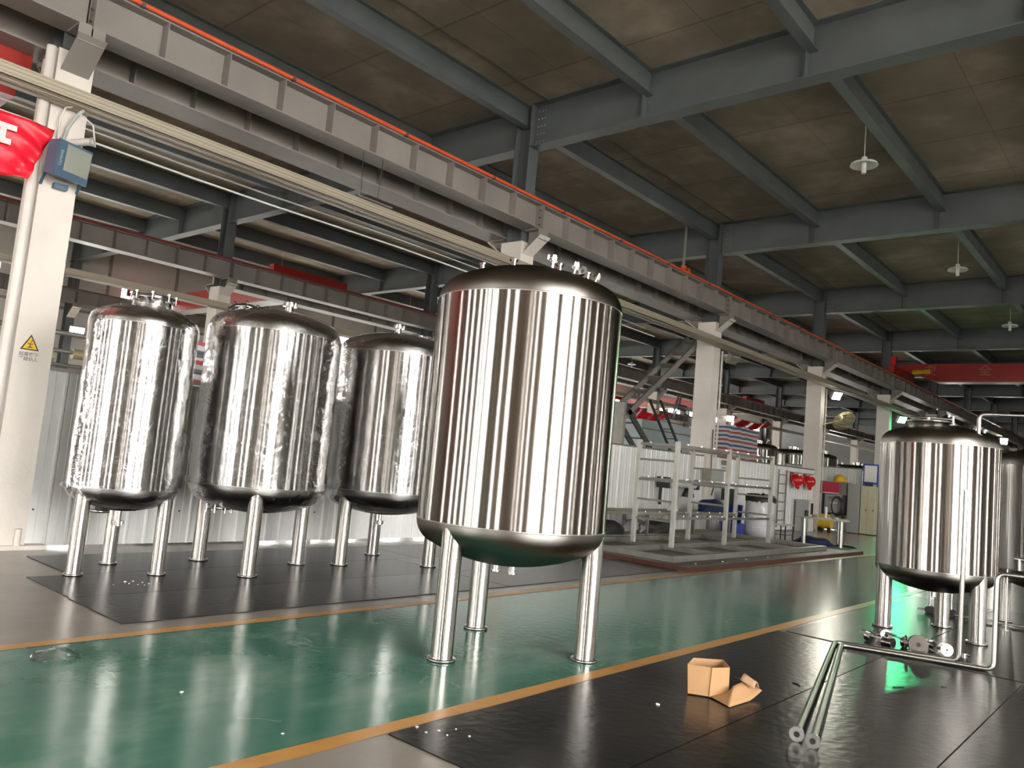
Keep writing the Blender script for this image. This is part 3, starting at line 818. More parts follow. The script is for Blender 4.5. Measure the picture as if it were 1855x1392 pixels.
L3 = ['third-row dark post at the far left edge', 'third-row dark steel post above the left wrapped tank', 'third-row dark post, third along, against the outer wall', 'third-row dark post, fourth along, against the outer wall',
      'third-row dark post, fifth along, against the outer wall', 'third-row dark post, sixth along, against the outer wall', 'third-row dark post, seventh along, against the outer wall', 'third-row dark post, eighth along, against the outer wall', 'third-row dark post, ninth along, against the outer wall', 'third-row dark post at the far end of the outer wall']
cols = []
for k in range(10): cols.append(column(L1[k], ROW[0], k))
for k in range(10): column(L2[k], ROW[1], k)
for k in range(10): column(L3[k], ROW[2], k, False)

# round white downpipe on the near-left column
t = thing('downpipe', 'round white downpipe running up beside the column with the warning sign', 'downpipe', (-10.30, YK(0) - .30, 0))
MB().cyl((-10.30, YK(0) - .285, .06), (-10.30, YK(0) - .285, 5.95), .055, 20).build('pipe', 'pvc', t)
MB().cyl((-10.30, YK(0) - .285, 5.30), (-10.30, YK(0) - .285, 5.45), .066, 20).build('coupling', 'pvc', t)
solo('pipe_stub', MB().cyl((-10.26, 3.33, .05), (-10.26, 3.33, .24), .035, 14), 'plaster', 'short plastered pipe stub at the foot of the left column', 'pipe stub')

# ------------------------------------------------------------------ corrugated fence
XF = -10.42
def fence(y0, y1, x0, x1, label, along='y', h=2.13, group=None):
    t = thing('sheet_fence_panel', label, 'fence panel', ((x0 + x1) / 2, (y0 + y1) / 2, 0), group)
    mb = MB(); a, b = (y0, y1) if along == 'y' else (x0, x1)
    prof = []; s = a
    while s < b - 1e-6:
        for d, o in ((0, 0), (.015, .018), (.035, .018), (.05, 0), (.14, 0), (.145, .005), (.15, 0)):
            if s + d <= b: prof.append((s + d, o))
        s += .24
    prof.append((b, 0))
    vs = []
    for q, o in prof:
        for z in (.02, h):
            vs.append((x0 + o, q, z) if along == 'y' else (q, y0 - o, z))
    mb.add(vs, [(2 * i, 2 * i + 2, 2 * i + 3, 2 * i + 1) for i in range(len(prof) - 1)])
    ob = mb.build('sheet', 'sheet', t, solid=.004)
    if along == 'y': MB().box((x0 - .03, a, h - .01), (x0 + .03, b, h + .03)).build('top_rail', 'galv', t)
    else: MB().box((a, y0 - .03, h - .01), (b, y0 + .03, h + .03)).build('top_rail', 'galv', t)
    for z in (.7, 1.5):
        if along == 'y': MB().box((x0 - .05, a, z), (x0 - .006, b, z + .04)).build('rear_rail', 'galv', t)
    for i in range(int((b - a) / 1.2) + 1):
        q = a + .1 + i * 1.2
        if q < b: (MB().cyl((x0 + .0, q, .45), (x0 + .012, q, .45), .012, 6) if along == 'y' else MB().cyl((q, y0, .45), (q, y0 - .012, .45), .012, 6)).build('screw', 'darkmetal', t)
    return t
fy = [3.40, 5.2, 7.4, 9.6, 11.68, 13.9, 16.1, 18.3, 20.36, 22.6, 24.8, 27.0, 29.06]
fl_ = ['beside the left column with the sign', 'behind the gap between the first two wrapped tanks', 'behind the widest wrapped tank', 'behind the rear wrapped tank', 'hidden behind the central tank', 'just right of the central tank',
       'behind the left end of the welded rack', 'behind the middle of the welded rack', 'behind the right end of the welded rack', 'behind the wrapped roll', 'where the wall ladder hangs', 'under the two red hard hats']
for i in range(12):
    fence(fy[i], fy[i + 1] - .01, XF, XF, 'white corrugated fence panel ' + fl_[i], h=2.13 + (.02 if i > 7 else 0))
fence(30.9, 30.9, -12.2, -9.3, 'white corrugated partition behind the grey cabinet and pink box', 'x', 2.35)

# ------------------------------------------------------------------ floor mats
def mat(x0, x1, y0, y1, label, m='mat', t=.008):
    solo('rubber_mat', MB().box((x0, y0, .0005), (x1, y1, t)), m, label, 'rubber mat')
mat(-3.30, -2.21, 3.02, 8.38, 'black rubber mat next to the near orange line, under the torn cardboard')
mat(-2.20, -1.10, 3.00, 8.40, 'black rubber mat under the two long steel pipes')
mat(-1.09, .02, 3.04, 8.36, 'black rubber mat at the lower right corner of the view')
mat(-3.24, -2.15, 8.46, 13.6, 'black rubber mat under the left leg of the manhole tank', 'mat2')
mat(-2.14, -1.05, 8.44, 13.7, 'black rubber mat under the right leg of the manhole tank')
mat(-1.04, .05, 8.46, 13.6, 'black rubber mat behind the bent pipe at the right edge')
mat(-9.75, -8.50, 3.28, 8.0, 'dusty rubber mat beside the fence under the narrow wrapped tank', 'mat2')
mat(-8.49, -7.40, 2.88, 7.55, 'dusty black rubber mat under the front legs of the wrapped tanks', 'mat2')
mat(-7.39, -6.30, 2.86, 7.50, 'black rubber mat nearest the far orange line on the left', 'mat')
mat(-9.75, -8.50, 8.01, 11.7, 'dusty rubber mat beside the fence behind the rear wrapped tank', 'mat2')
mat(-8.49, -7.40, 7.56, 11.6, 'black rubber mat glimpsed behind the legs of the central tank')
mat(-7.39, -6.30, 7.51, 11.7, 'black rubber mat between the central tank and the brown-edged base')

# ------------------------------------------------------------------ pendant lamps
pl_ = None
def pendant(loc, label, lit=False):
    global pl_
    x, y, z = loc
    if pl_ is None:
        t = thing('pendant_lamp', label, 'pendant lamp', loc)
        MB().cyl((x, y, z + .16), (x, y, ZD), .008, 6).build('stem', 'white', t)
        MB().lathe((x, y, z), [(.05, .17), (.06, .10), (.24, .04), (.26, .0), (.255, -.005), (.05, .075)], 28).build('shade', 'white', t)
        MB().cyl((x, y, z - .16), (x, y, z + .06), .045, 12).build('bulb', 'white', t)
        pl_ = t
    else: t = dup(pl_, loc=loc, label=label)
    return t
pendant((-4.89, 15.49, 7.9), 'white pendant lamp under the slab at the upper right, nearest of its row')
pendant((-4.95, 24.06, 7.9), 'white pendant lamp in the upper right, second of its row')
pendant((-4.95, 32.5, 7.9), 'white pendant lamp near the right edge above the red crane')
pendant((-26.4, 16.24, 7.9), 'white pendant lamp above the second-row girder over the wrapped tanks')
pendant((-25.64, 40.2, 7.9), 'white pendant lamp seen just right of the central tank')
pendant((-17.2, 39.6, 7.9), 'white pendant lamp between the walkway column and the fan column')
pendant((-28.3, 24.5, 7.9), 'white pendant lamp hidden far left beyond the second row')

# ------------------------------------------------------------------ overhead cranes
def crane(x0, x1, y, z0, z1, w, label, truck=1.7, letters=False):
    t = thing('bridge_crane', label, 'bridge crane', ((x0 + x1) / 2, y, z0))
    h = z1 - z0
    MB().prism([(x0, y - w / 2, z1 - h * .28), (x0 + 1.5, y - w / 2, z0), (x1 - 1.5, y - w / 2, z0), (x1, y - w / 2, z1 - h * .28), (x1, y - w / 2, z1), (x0, y - w / 2, z1)], (0, w, 0)).build('box_girder', 'crane', t)
    MB().box((x0 + 1.5, y - w / 2 - .06, z0 - .03), (x1 - 1.5, y + w / 2 + .06, z0)).build('bottom_flange', 'galv', t)
    for xe in (x0 - .02, x1 + .02):
        b = MB().box((xe - .13, y - truck, ZT + .20), (xe + .13, y + truck, ZT + .52)).build('end_truck', 'crane', t)
        for s in (-1, 1):
            MB().cyl((xe - .04, y + s * (truck - .3), ZT + .22), (xe + .04, y + s * (truck - .3), ZT + .22), .12, 18).build('wheel', 'railsteel', b)
    return t
main_crane = t = crane(-10.14, 8.6, 38.9, 6.70, 7.50, .55, 'long dark red bridge crane crossing the right side of the hall')
MB().box((-10.16, 37.1, 7.26), (-9.95, 37.3, 7.62)).build('buffer_box', 'red', t)
MB().cyl((-9.6, 38.55, 7.12), (-8.9, 38.55, 7.16), .10, 12).build('travel_motor', 'yellow', t)
crane(-33.9, -23.04, 15.3, 6.42, 7.15, .5, 'red bridge crane beyond the second column row, above the wrapped tanks', 1.5)
t = thing('red_hoist_beam', 'pinkish red hoist beam end under the girder at the upper left edge', 'hoist beam', (-16, 2.6, 5.6))
MB().box((-21.6, 2.25, 5.62), (-11.5, 2.95, 6.12)).build('beam', 'crane', t)
MB().box((-11.5, 2.2, 5.80), (-11.2, 3.0, 6.14)).build('end_plate', 'crane', t)
for x in (-11.35, -21.5): MB().box((x - .05, 2.3, 6.14), (x + .05, 2.9, 6.215)).build('hanger', 'crane', t)
crane(-33.9, -23.04, 52.0, 6.42, 7.15, .5, 'distant red bridge crane behind the walkway column', 1.5)
def text(body, size, mat, p, xd, yd, name='lettering', depth=.002, parent=None, bold=0):
    cu = bpy.data.curves.new(name, 'FONT'); cu.body = body; cu.size = size; cu.extrude = depth; cu.offset = bold
    cu.align_x = 'CENTER'; cu.align_y = 'CENTER'; cu.resolution_u = 3
    o = bpy.data.objects.new('tmp', cu); COL.objects.link(o)
    dg = bpy.context.evaluated_depsgraph_get(); me = bpy.data.meshes.new_from_object(o.evaluated_get(dg))
    COL.objects.unlink(o); bpy.data.objects.remove(o)
    xd = Vector(xd).normalized(); yd = Vector(yd).normalized(); zd = xd.cross(yd)
    m = Matrix((xd, yd, zd)).transposed()
    org = wloc(parent) if parent else Vector((0, 0, 0))
    for v in me.vertices: v.co = m @ v.co + Vector(p) - org
    me.materials.clear(); me.materials.append(M[mat]); me.name = name
    ob = bpy.data.objects.new(name, me); COL.objects.link(ob)
    if parent: ob.parent = parent
    return ob
for ch, x in (('安', -8.9), ('全', -6.75)):
    text(ch, .5, 'craney', (x, 38.615, 7.17), (1, 0, 0), (0, 0, 1), parent=main_crane, bold=.01)

# ------------------------------------------------------------------ things on the near-left column
xf = ROW[0] + .275 + .006
t = thing('warning_sign', 'yellow triangular warning sign with two lines of characters on the left column', 'warning sign', (xf, 3.18, 2.35))
MB().prism([(xf, 3.075, 2.315), (xf, 3.275, 2.315), (xf, 3.175, 2.50)], (.004, 0, 0)).build('black_border', 'signk', t)
MB().prism([(xf + .004, 3.098, 2.328), (xf + .004, 3.252, 2.328), (xf + .004, 3.175, 2.474)], (.002, 0, 0)).build('yellow_field', 'sign', t)
q = xf + .0065
MB().box((q, 3.146, 2.343), (q + .001, 3.204, 2.353)).box((q, 3.170, 2.353), (q + .001, 3.180, 2.385)).box((q, 3.146, 2.385), (q + .001, 3.206, 2.393)).prism([(q, 3.168, 2.40), (q, 3.176, 2.40), (q, 3.196, 2.425), (q, 3.184, 2.440), (q, 3.180, 2.436), (q, 3.186, 2.425)], (.001, 0, 0)).build('pictogram', 'signk', t)
text('起重臂下', .052, 'signt', (xf + .003, 3.175, 2.262), (0, 1, 0), (0, 0, 1), 'first_text_line', .001, t, .001)
text('严禁站人', .052, 'signt', (xf + .003, 3.175, 2.205), (0, 1, 0), (0, 0, 1), 'second_text_line', .001, t, .001)

# banner: hangs from a corner knotted at the column, sagging
t = thing('banner', 'bright red cloth banner with a white character tied to the left column', 'banner', (-10.16, 2.2, 4.2))
def bf(u, v):
    # u: 0 at the left (far out of view) .. 1 at the knot, v: 0 top .. 1 bottom
    y = -1.2 + 4.27 * u
    top = 4.93 + .03 * math.sin(u * 3)
    bot = 4.23
    pinch = max(0, (u - .90) / .10)
    sl = v
    z = top + (bot - top) * v
    y2 = y - v * pinch * .22
    z2 = z - 0 * pinch
    x = -10.17 + .05 * math.sin(u * 34 + v * 5) * (.3 + pinch) * v + .03 * math.sin(v * 19 - u * 46) * (.25 + pinch)
    return Vector((x, y2, z2 + .03 * math.sin(u * 21) * v * v))
MB().grid(bf, 90, 18).build('cloth', 'banner', t, solid=.003)
ch = MB()
for (a, b, z0, z1) in ((2.10, 2.66, 4.735, 4.80), (2.14, 2.62, 4.565, 4.63), (2.50, 2.56, 4.63, 4.735), (2.34, 2.40, 4.30, 4.9)):
    ch.box((-10.105, a, z0), (-10.10, b, z1))
ch.build('white_character', 'bannerw', t)

# floodlight on the column
t = thing('floodlight', 'blue-grey square floodlight mounted on the left column beside the banner', 'floodlight', (-10.15, 3.22, 4.33))
rot = Matrix.Rotation(R(20), 3, 'Z') @ Matrix.Rotation(R(5), 3, 'Y')
cen = Vector((-9.99, 3.22, 4.55))
def fb(lo, hi, mb=None):
    mb = mb or MB()
    pts = MB().box(lo, hi)
    return mb.add([cen + rot @ Vector(p) for p in pts.v], pts.f)
h = MB(); fb((-.16, -.20, -.19), (.02, .20, .19), h); fb((.02, -.22, -.21), (.045, .22, .21), h); fb((-.23, -.13, -.13), (-.16, .13, .13), h)
hs = h.build('housing', 'blueh', t)
b = fb((.045, -.11, -.12), (.052, .20, .17)); b.build('reflector', 'refl', t)
fb((.052, -.12, -.13), (.056, .205, .18)).build('lens', 'lens', t)
for i in range(7): fb((-.16, -.18 + i * .06, .19), (.0, -.172 + i * .06, .215)).build('cooling_fin', 'blueh', hs)
text('YAMING', .05, 'cabinet', cen + rot @ Vector((.048, -.165, 0)), rot @ Vector((0, 0, 1)), rot @ Vector((0, -1, 0)), 'side_lettering', .0015, t)
MB().box((-10.295, 3.15, 4.27), (-10.2, 3.30, 4.33)).beam((-10.28, 3.02, 4.28), (-10.05, 3.02, 4.50), .03, .01).beam((-10.28, 3.42, 4.28), (-10.05, 3.42, 4.50), .03, .01).build('bracket', 'blueh', t)
t = thing('conduit_bundle', 'bundle of grey and white conduits dropping from the tray to the floodlight', 'conduit', (-10.2, 3.2, 4.75))
MB().tube([(-10.12, 3.32, 5.27), (-10.16, 3.26, 5.18), (-10.20, 3.20, 5.02), (-10.22, 3.17, 4.80), (-10.18, 3.18, 4.70)], .022, 8).build('grey_conduit', 'cabinet', t)
MB().tube([(-10.25, 3.13, 4.78), (-10.22, 3.11, 5.12), (-10.18, 3.14, 5.24), (-10.14, 3.20, 5.27)], .012, 8).build('white_cable', 'pvc', t)
MB().tube([(-10.14, 3.28, 5.22), (-10.05, 3.42, 5.10), (-10.06, 3.48, 4.85), (-10.08, 3.43, 4.86)], .010, 8).build('thin_cable', 'pvc', t)
MB().cyl((-10.24, 3.22, 4.84), (-9.96, 3.40, 4.87), .045, 14).build('socket_tube', 'pvc', t)
MB().ring((-9.96, 3.40, 4.87), (-9.95, 3.407, 4.871), .05, .03, 16).build('socket_rim', 'cabinet', t)

# ------------------------------------------------------------------ floor pipes and fittings at the right
def floor_pipe(label, pts, r, flange=True, endcap=None):
    t = thing('bent_steel_pipe', label, 'pipe', (pts[0][0], pts[0][1], 0))
    MB().tube(pts, r, 14, bend=.07).build('tube', 'satin', t)
    a, b = Vector(pts[0]), Vector(pts[1]); d = (b - a).normalized()
    MB().ring(a - d * .012, a + d * .01, r * 2.0, r * .8, 24).build('end_ferrule', 'steel', t)
    MB().cyl(a - d * .005, a + d * .004, r * .82, 16).build('bore_shade_disc', 'black', t)  # black disc painted as the shade inside the open pipe end
    e, f = Vector(pts[-1]), Vector(pts[-2]); d = (f - e).normalized()
    MB().cyl(e - d * .004, e + d * .012, r * 1.5, 20).build('end_ferrule', 'steel', t)
    return t
r0 = .022
floor_pipe('left of two long steel pipes on the black mats, rising at its far end', [(-1.80, 4.97, .053), (-2.68, 8.30, .03), (-1.66, 8.70, .03), (-1.64, 8.66, 1.65)], r0)
floor_pipe('right of two long steel pipes on the black mats, bent up at the far right', [(-1.69, 4.93, .053), (-2.60, 8.24, .03), (-1.36, 8.60, .03), (-1.36, 8.64, .90), (-.75, 8.80, .90)], r0)
t = thing('overhead_pipe', 'white steel pipe rising from the manhole tank and bending off to the right', 'pipe', (-1.80, 10.08, 2.2))
MB().tube([(-1.80, 10.05, 2.24), (-1.80, 10.05, 2.525), (-.4, 10.1, 2.51)], .021, 12, bend=.07).build('tube', 'satin', t)
MB().cyl((-1.80, 10.05, 2.25), (-1.80, 10.05, 2.29), .04, 16).build('ferrule', 'steel', t)
t = thing('long_valve_rod', 'thin steel pipe with a small valve lying across behind the manhole tank', 'pipe', (-2.2, 12.0, 0))
MB().tube([(-2.80, 11.98, .035), (-1.0, 12.02, .035)], .014, 8).build('tube', 'satin', t)
for x in (-2.66, -2.40):
    v = MB().cyl((x, 11.94, .045), (x, 12.06, .045), .05, 12).build('valve_body', 'black', t)
    MB().cyl((x, 12.0, .05), (x, 12.0, .30), .012, 8).build('valve_stem', 'steel', v)
t = thing('side_pipe_assembly', 'steel pipe with clamp fittings low between the two right tanks', 'pipe', (-1.3, 10.9, .8))
MB().tube([(-1.55, 10.9, .93), (-.9, 10.95, .90)], .022, 12).tube([(-1.50, 10.9, .93), (-1.50, 10.9, .80)], .02, 10).build('tube', 'satin', t)
clamp_set(t, (-1.38, 10.91, .92), (1, .06, 0), .035, 'clamp')
MB().cyl((-1.72, 11.6, 0), (-1.72, 11.6, .75), .012, 8).cyl((-1.72, 11.6, 0), (-1.72, 11.6, .012), .05, 12).build('support_rod', 'satin', t)

def tee(p, ax, L, r, label, stem=True, disc=.055):
    """a valve tee: run tube with two ferrules, a branch and an end disc"""
    p, d = Vector(p), Vector(ax).normalized()
    s = d.cross(Vector((0, 0, 1))).normalized()
    t = thing('clamp_fitting', label, 'pipe fitting', (p.x, p.y, 0))
    MB().cyl(p - d * L, p + d * L, r, 16).build('run_tube', 'steel', t)
    for q in (-1, 1):
        MB().ring(p + d * q * L, p + d * (q * L + q * .012), disc, r * .7, 24).build('ferrule', 'steel', t)
    MB().cyl(p + d * (L + .001), p + d * (L + .009), r * .75, 14).build('bore_shade_disc', 'black', t)  # black disc in place of shade within the run tube
    if stem:
        MB().cyl(p, p + s * .10, r * .9, 12).cyl(p + s * .10, p + s * .115, disc * .85, 20).build('branch', 'steel', t)
    return t
tee((-2.04, 8.78, .092), (.35, -.94, .10), .05, .030, 'upright clamp fitting with a round flange facing the camera on the mat', True, .088)
tee((-1.84, 8.98, .062), (.55, -.83, .12), .04, .016, 'small clamp fitting with a disc end beside the upright pipe', False, .060)
tee((-2.42, 9.12, .062), (.2, -.9, .1), .05, .026, 'clamp fitting lying behind the row of valve handles', True, .060)
def valve(p, a, L, label):
    d = Vector((math.cos(R(a)), math.sin(R(a)), 0)); p = Vector(p); u = Vector((0, 0, 1))
    t = thing('butterfly_valve', label, 'valve', (p.x, p.y, 0))
    MB().cyl(p - d * .04 , p + d * .04, .042, 18).cyl(p - d * .05, p - d * .04, .055, 18).cyl(p + d * .04, p + d * .05, .055, 18).build('valve_body', 'steel', t)
    MB().beam(p + u * .02, p + d * L + u * .035, .032, .008).cyl(p, p + u * .03, .014, 10).build('handle', 'satin', t)
    MB().beam(p + d * (L * .55) + u * .036, p + d * (L * 1.02) + u * .042, .034, .018).build('hand_grip', 'galv', t)
    return t
valve((-2.30, 8.74, .058), 168, .30, 'butterfly valve with a long flat handle, leftmost on the mat')
valve((-2.17, 8.95, .058), 155, .26, 'butterfly valve behind the upright fitting, handle pointing left')
valve((-1.96, 9.10, .058), 140, .22, 'butterfly valve by the middle leg of the manhole tank')
valve((-2.50, 8.86, .058), 140, .14, 'small butterfly valve touching the foot of the left tank leg')
for i, (x, y) in enumerate(((-1.93, 8.74), (-2.25, 8.62), (-1.72, 9.2), (-2.12, 9.15))):
    solo('loose_clamp', MB().ring((x, y, .002 + .008), (x, y, .028), .036, .026, 20).cyl((x + .03, y, .018), (x + .06, y, .018), .008, 8), 'steel', 'small loose clamp ring on the mat, ' + ['right of the flanged fitting', 'in front of the valve handles', 'nearest the rising pipe', 'behind the flanged fitting'][i], 'clamp ring')

# torn cardboard box
t = thing('cardboard_box', 'torn open brown cardboard box lying on the black mat', 'cardboard box', (-2.6, 5.5, 0))
P = {n: Vector(v) for n, v in dict(a=(-2.69, 5.27, .01), b=(-2.55, 5.35, .008), c=(-2.47, 5.45, .008), A=(-2.70, 5.26, .212), B=(-2.555, 5.335, .208), C=(-2.475, 5.455, .212),
     D=(-2.60, 5.62, .215), d=(-2.60, 5.62, .008), E=(-2.76, 5.46, .215), e=(-2.76, 5.46, .008), n=(-2.38, 5.24, .006), m=(-2.44, 5.42, .05)).items()}
def quad(mb, *k): o = [P[i] if isinstance(i, str) else Vector(i) for i in k]; return mb.add(o, [list(range(len(o)))])
mb = MB()
quad(mb, 'a', 'b', 'B', 'A'); quad(mb, 'b', 'c', 'C', 'B')
quad(mb, 'c', 'd', 'D', 'C'); quad(mb, 'd', 'e', 'E', 'D'); quad(mb, 'e', 'a', 'A', 'E')
mb.build('box_wall', 'cardboard', t, solid=.005)
mb = MB(); quad(mb, 'a', 'b', 'c', 'd', 'e'); mb.build('box_floor', 'cardin', t, solid=.004)
mb = MB().add([(-2.558, 5.333, .006), (-2.548, 5.330, .210), (-2.540, 5.345, .210), (-2.546, 5.352, .006)], [(0, 1, 2, 3)])
mb.build('glued_seam', 'cardboard', t, solid=.004)
def flap(u, v):
    # strip torn from the base, running right and curling up at its end
    x = -2.52 + .10 * u + (.10 * (u - .3) if u > .3 else 0) * 0
    a = Vector((-2.55, 5.34, .01)).lerp(Vector((-2.36, 5.24, .006)), min(1, u * 2)) if u < .5 else Vector((-2.36, 5.24, .006)).lerp(Vector((-2.33, 5.70, .05)), (u - .5) * 2)
    b = Vector((-2.47, 5.45, .04)).lerp(Vector((-2.43, 5.44, .10)), min(1, u * 2)) if u < .5 else Vector((-2.43, 5.44, .10)).lerp(Vector((-2.44, 5.70, .10)), (u - .5) * 2)
    p = a.lerp(b, v)
    if u > .5: p.z += .03 * math.sin((u - .5) * 2 * PI) * (v - .5) - .03 * math.sin((u - .5) * PI * 2) * .5
    p.z = max(.006, p.z)
    return p
MB().grid(flap, 16, 4).build('torn_flap', 'cardboard', t, solid=.004)
MB().grid(lambda u, v: Vector((-2.44 + .09 * v, 5.70 - .13 * u * (1 - .3 * v), .055 + .055 * math.sin(u * PI * .9) + .045 * (1 - v))), 10, 4).build('curled_end', 'cardin', t, solid=.004)

# scraps on the floor
def scrap(x, y, s, label, mat='litter', g=None, z=0, n=7):
    mb = MB(); pts = []
    for i in range(n):
        a = 2 * PI * i / n; q = s * random.uniform(.5, 1)
        pts.append((x + q * math.cos(a), y + q * math.sin(a), z + .001))
    mb.prism(pts, (0, 0, s * .35))
    return solo('scrap', mb, mat, label, 'scrap', g)
for i, (px, py, s) in enumerate(((227, 1055, .02), (234, 1058, .012), (241, 1054, .015), (250, 1060, .010), (258, 1056, .013), (262, 1061, .010), (270, 1058, .012), (205, 1060, .010))):
    p = at(px, py, 2, .008); scrap(p.x, p.y, s, 'small white crumb in the scatter on the mat before the narrow wrapped tank', g='white crumbs on the left mat', z=.008)
for i, (px, py, s) in enumerate(((755, 1318, .012), (772, 1328, .009), (795, 1325, .010), (810, 1333, .008), (826, 1322, .008), (850, 1335, .009))):
    p = at(px, py, 2, .008); scrap(p.x, p.y, s, 'tiny white crumb on the black mat below the near orange line', g='white crumbs on the near mat', z=.008)
p = at(1191, 1277, 2, .008); scrap(p.x, p.y, .018, 'single white scrap on the black mat left of the cardboard box', z=.008)
p = at(330, 1255, 2, 0); scrap(p.x, p.y, .015, 'white paper chip on the green floor in front of the wrapped tanks')
p = at(512, 1330, 2, 0); scrap(p.x, p.y, .010, 'grey chip on the green floor near the bottom orange line')
solo('crumpled_film', MB().lathe((*at(98, 1192, 2, 0)[:2], .0), [(.13, .001), (.11, .022), (.06, .04), (.001, .05)], 26, jit=lambda p, j, i: Vector((p.x * (1 + .5 * noise.noise(p * 13)), p.y * (1 + .5 * noise.noise(p * 11)), max(.001, p.z * (1 + 1.2 * noise.noise(p * 30)))))), 'film', 'crumpled clear film scrap on the green floor at the lower left', 'plastic film')
for i, (px, py, L, a, lab) in enumerate(((1345, 1230, .12, 30, 'black rubber sliver on the mat right of the cardboard box'), (1442, 1240, .08, 150, 'dark thin strip on the mat between the box and the pipes'), (1627, 1245, .11, 60, 'black curl on the mat below the horizontal pipe'), (1710, 1245, .05, 60, 'small dark chip on the mat right of the black curl'))):
    p = at(px, py, 2, .01); d = Vector((math.cos(R(a)), math.sin(R(a)), 0)) * L / 2
    solo('rubber_sliver', MB().tube([p - d, p + Vector((.01, .01, 0)), p + d], .005, 6), 'black', lab, 'scrap')
# ------------------------------------------------------------------ welded rack on its base, right of centre
t = thing('base_platform', 'low brown-edged platform on the floor under the welded rack', 'platform', (-7.8, 16.3, 0))
MB().box((-9.1, 11.78, .001), (-6.15, 20.85, .065)).build('edge_frame', 'brown', t)
MB().box((-9.06, 11.82, .065), (-6.19, 20.81, .072)).build('deck_sheet', 'darkdeck', t)
for i in range(9):
    q = 12.4 + i * 1.0
    MB().cyl((-6.34, q, .072), (-6.34, q, .085), .03, 8).build('bolt', 'steel', t)
t = thing('frame_grid', 'flat grey welded tube frame lying on the brown-edged base', 'tube frame', (-7.9, 15.7, .072))
for x in (-8.95, -7.8, -6.6):
    MB().box((x - .05, 12.0, .074), (x + .05, 19.4, .174)).build('long_member', 'galv', t)
for y in (12.05, 13.9, 15.8, 17.7, 19.35):
    for a, b in ((-8.90, -7.85), (-7.75, -6.65)):
        MB().box((a, y - .05, .075), (b, y + .05, .173)).build('cross_member', 'galv', t)
t = thing('welded_rack', 'tall pale welded steel rack with rungs standing on the base frame', 'rack', (-7.8, 15.6, .174))
PY = (13.4, 15.62, 17.9); NX, FX = -7.38, -8.22
for y in PY:
    for x in (NX, FX):
        MB().box((x - .038, y - .038, .176), (x + .038, y + .038, 2.17)).build('post', 'alu', t)
for z in (2.10, 1.42, .72):
    for x in (NX, FX):
        MB().box((x - .025, 13.44, z - .025), (x + .025, 17.86, z + .025)).build('long_rail', 'satin', t)
        b = MB()
        for i in range(8): b.cyl((x + .0, 13.8 + i * .55, z + .025), (x, 13.8 + i * .55, z + .05), .022, 8)
        b.build('clamp_row', 'steel', t)
for i, y in enumerate(PY):
    for z in ((2.1, 1.79, 1.40, 1.02, .65), (2.1, 1.72, 1.36, .98), (2.1, 1.60, 1.22, .80))[i]:
        MB().box((FX + .04, y - .02, z - .02), (NX - .04, y + .02, z + .02)).build('rung', 'galv', t)

# bench behind the rack with clutter
t = thing('work_bench', 'long low grey bench between the rack and the fence', 'bench', (-9.55, 17, 0))
MB().box((-10.0, 13.2, .60), (-9.2, 20.2, .66)).build('bench_top', 'wood', t)
for y in (13.5, 15.7, 17.9, 19.9):
    for x in (-9.9, -9.3):
        MB().box((x - .035, y - .035, .001), (x + .035, y + .035, .60)).build('leg', 'galv', t)
MB().box((-9.95, 13.4, .12), (-9.3, 20.0, .15)).build('lower_shelf', 'wood', t)
def lump(x, y, z, rx, ry, rz, mat, name, label, cat, seed=0, amp=.3, freq=5):
    def jit(p, j, i):
        q = Vector((p.x * rx, p.y * ry, p.z * rz)); k = 1 + amp * noise.noise(Vector((p.x * 1.7 + seed, p.y * 1.7, p.z * 1.7)) * freq / 5)
        return Vector((q.x * k, q.y * k, max(0, q.z * k)))
    pr = [(max(.001, math.cos(a)), math.sin(a)) for a in [PI / 2 * i / 8 for i in range(9)]]
    return solo(name, MB().lathe((x, y, z), pr, 22, jit=jit, cap=True), mat, label, cat)
lump(-9.55, 19.3, .665, .26, .62, .30, 'dblue', 'cloth_bundle', 'dark blue cloth bundle heaped on the low bench', 'cloth', 3)
lump(-9.5, 17.2, .665, .12, .16, .22, 'whitecloth', 'white_bag', 'small white bag standing on the low bench', 'bag', 9)
lump(-9.55, 14.4, .155, .25, .7, .25, 'darkmetal', 'scrap_pile', 'heap of dark metal offcuts under the left end of the bench', 'scrap metal', 5, .6)
lump(-9.5, 16.5, .155, .25, .8, .28, 'darkmetal', 'scrap_pile', 'heap of dark metal offcuts under the middle of the bench', 'scrap metal', 6, .6)
solo('clear_bag', MB().lathe((-9.45, 15.4, .155), [(.18, 0), (.24, .1), (.2, .24), (.05, .3)], 20, jit=lambda p, j, i: p * (1 + .3 * noise.noise(p * 9))), 'film', 'clear plastic bag of parts between the dark heaps', 'bag')
t = thing('blue_crate', 'blue plastic crate under the right end of the bench', 'crate', (-9.45, 20.5, 0))
MB().box((-9.70, 20.28, .001), (-9.25, 20.78, .36)).build('tub', 'blue', t); MB().box((-9.73, 20.25, .34), (-9.22, 20.81, .37)).build('rim', 'blue', t)
t = thing('blue_drum', 'blue bin half hidden behind the right part of the rack', 'bin', (-10.0, 21.6, 0))
MB().lathe((-10.0, 21.6, 0), [(.01, .002), (.24, .002), (.28, .80), (.29, .80), (.29, .83), (.26, .83)], 24).build('body', 'blue', t)
solo('grey_machine_box', MB().box((-10.05, 20.9, .95), (-9.75, 21.3, 1.28)).box((-9.98, 20.95, .835), (-9.82, 21.25, .95)), 'darkmetal', 'dark grey machine box resting on the blue bin', 'machine')
t = thing('wrapped_roll', 'upright white roll wrapped in clear plastic behind the rack, right end', 'wrapped roll', (-9.10, 21.42, 0))
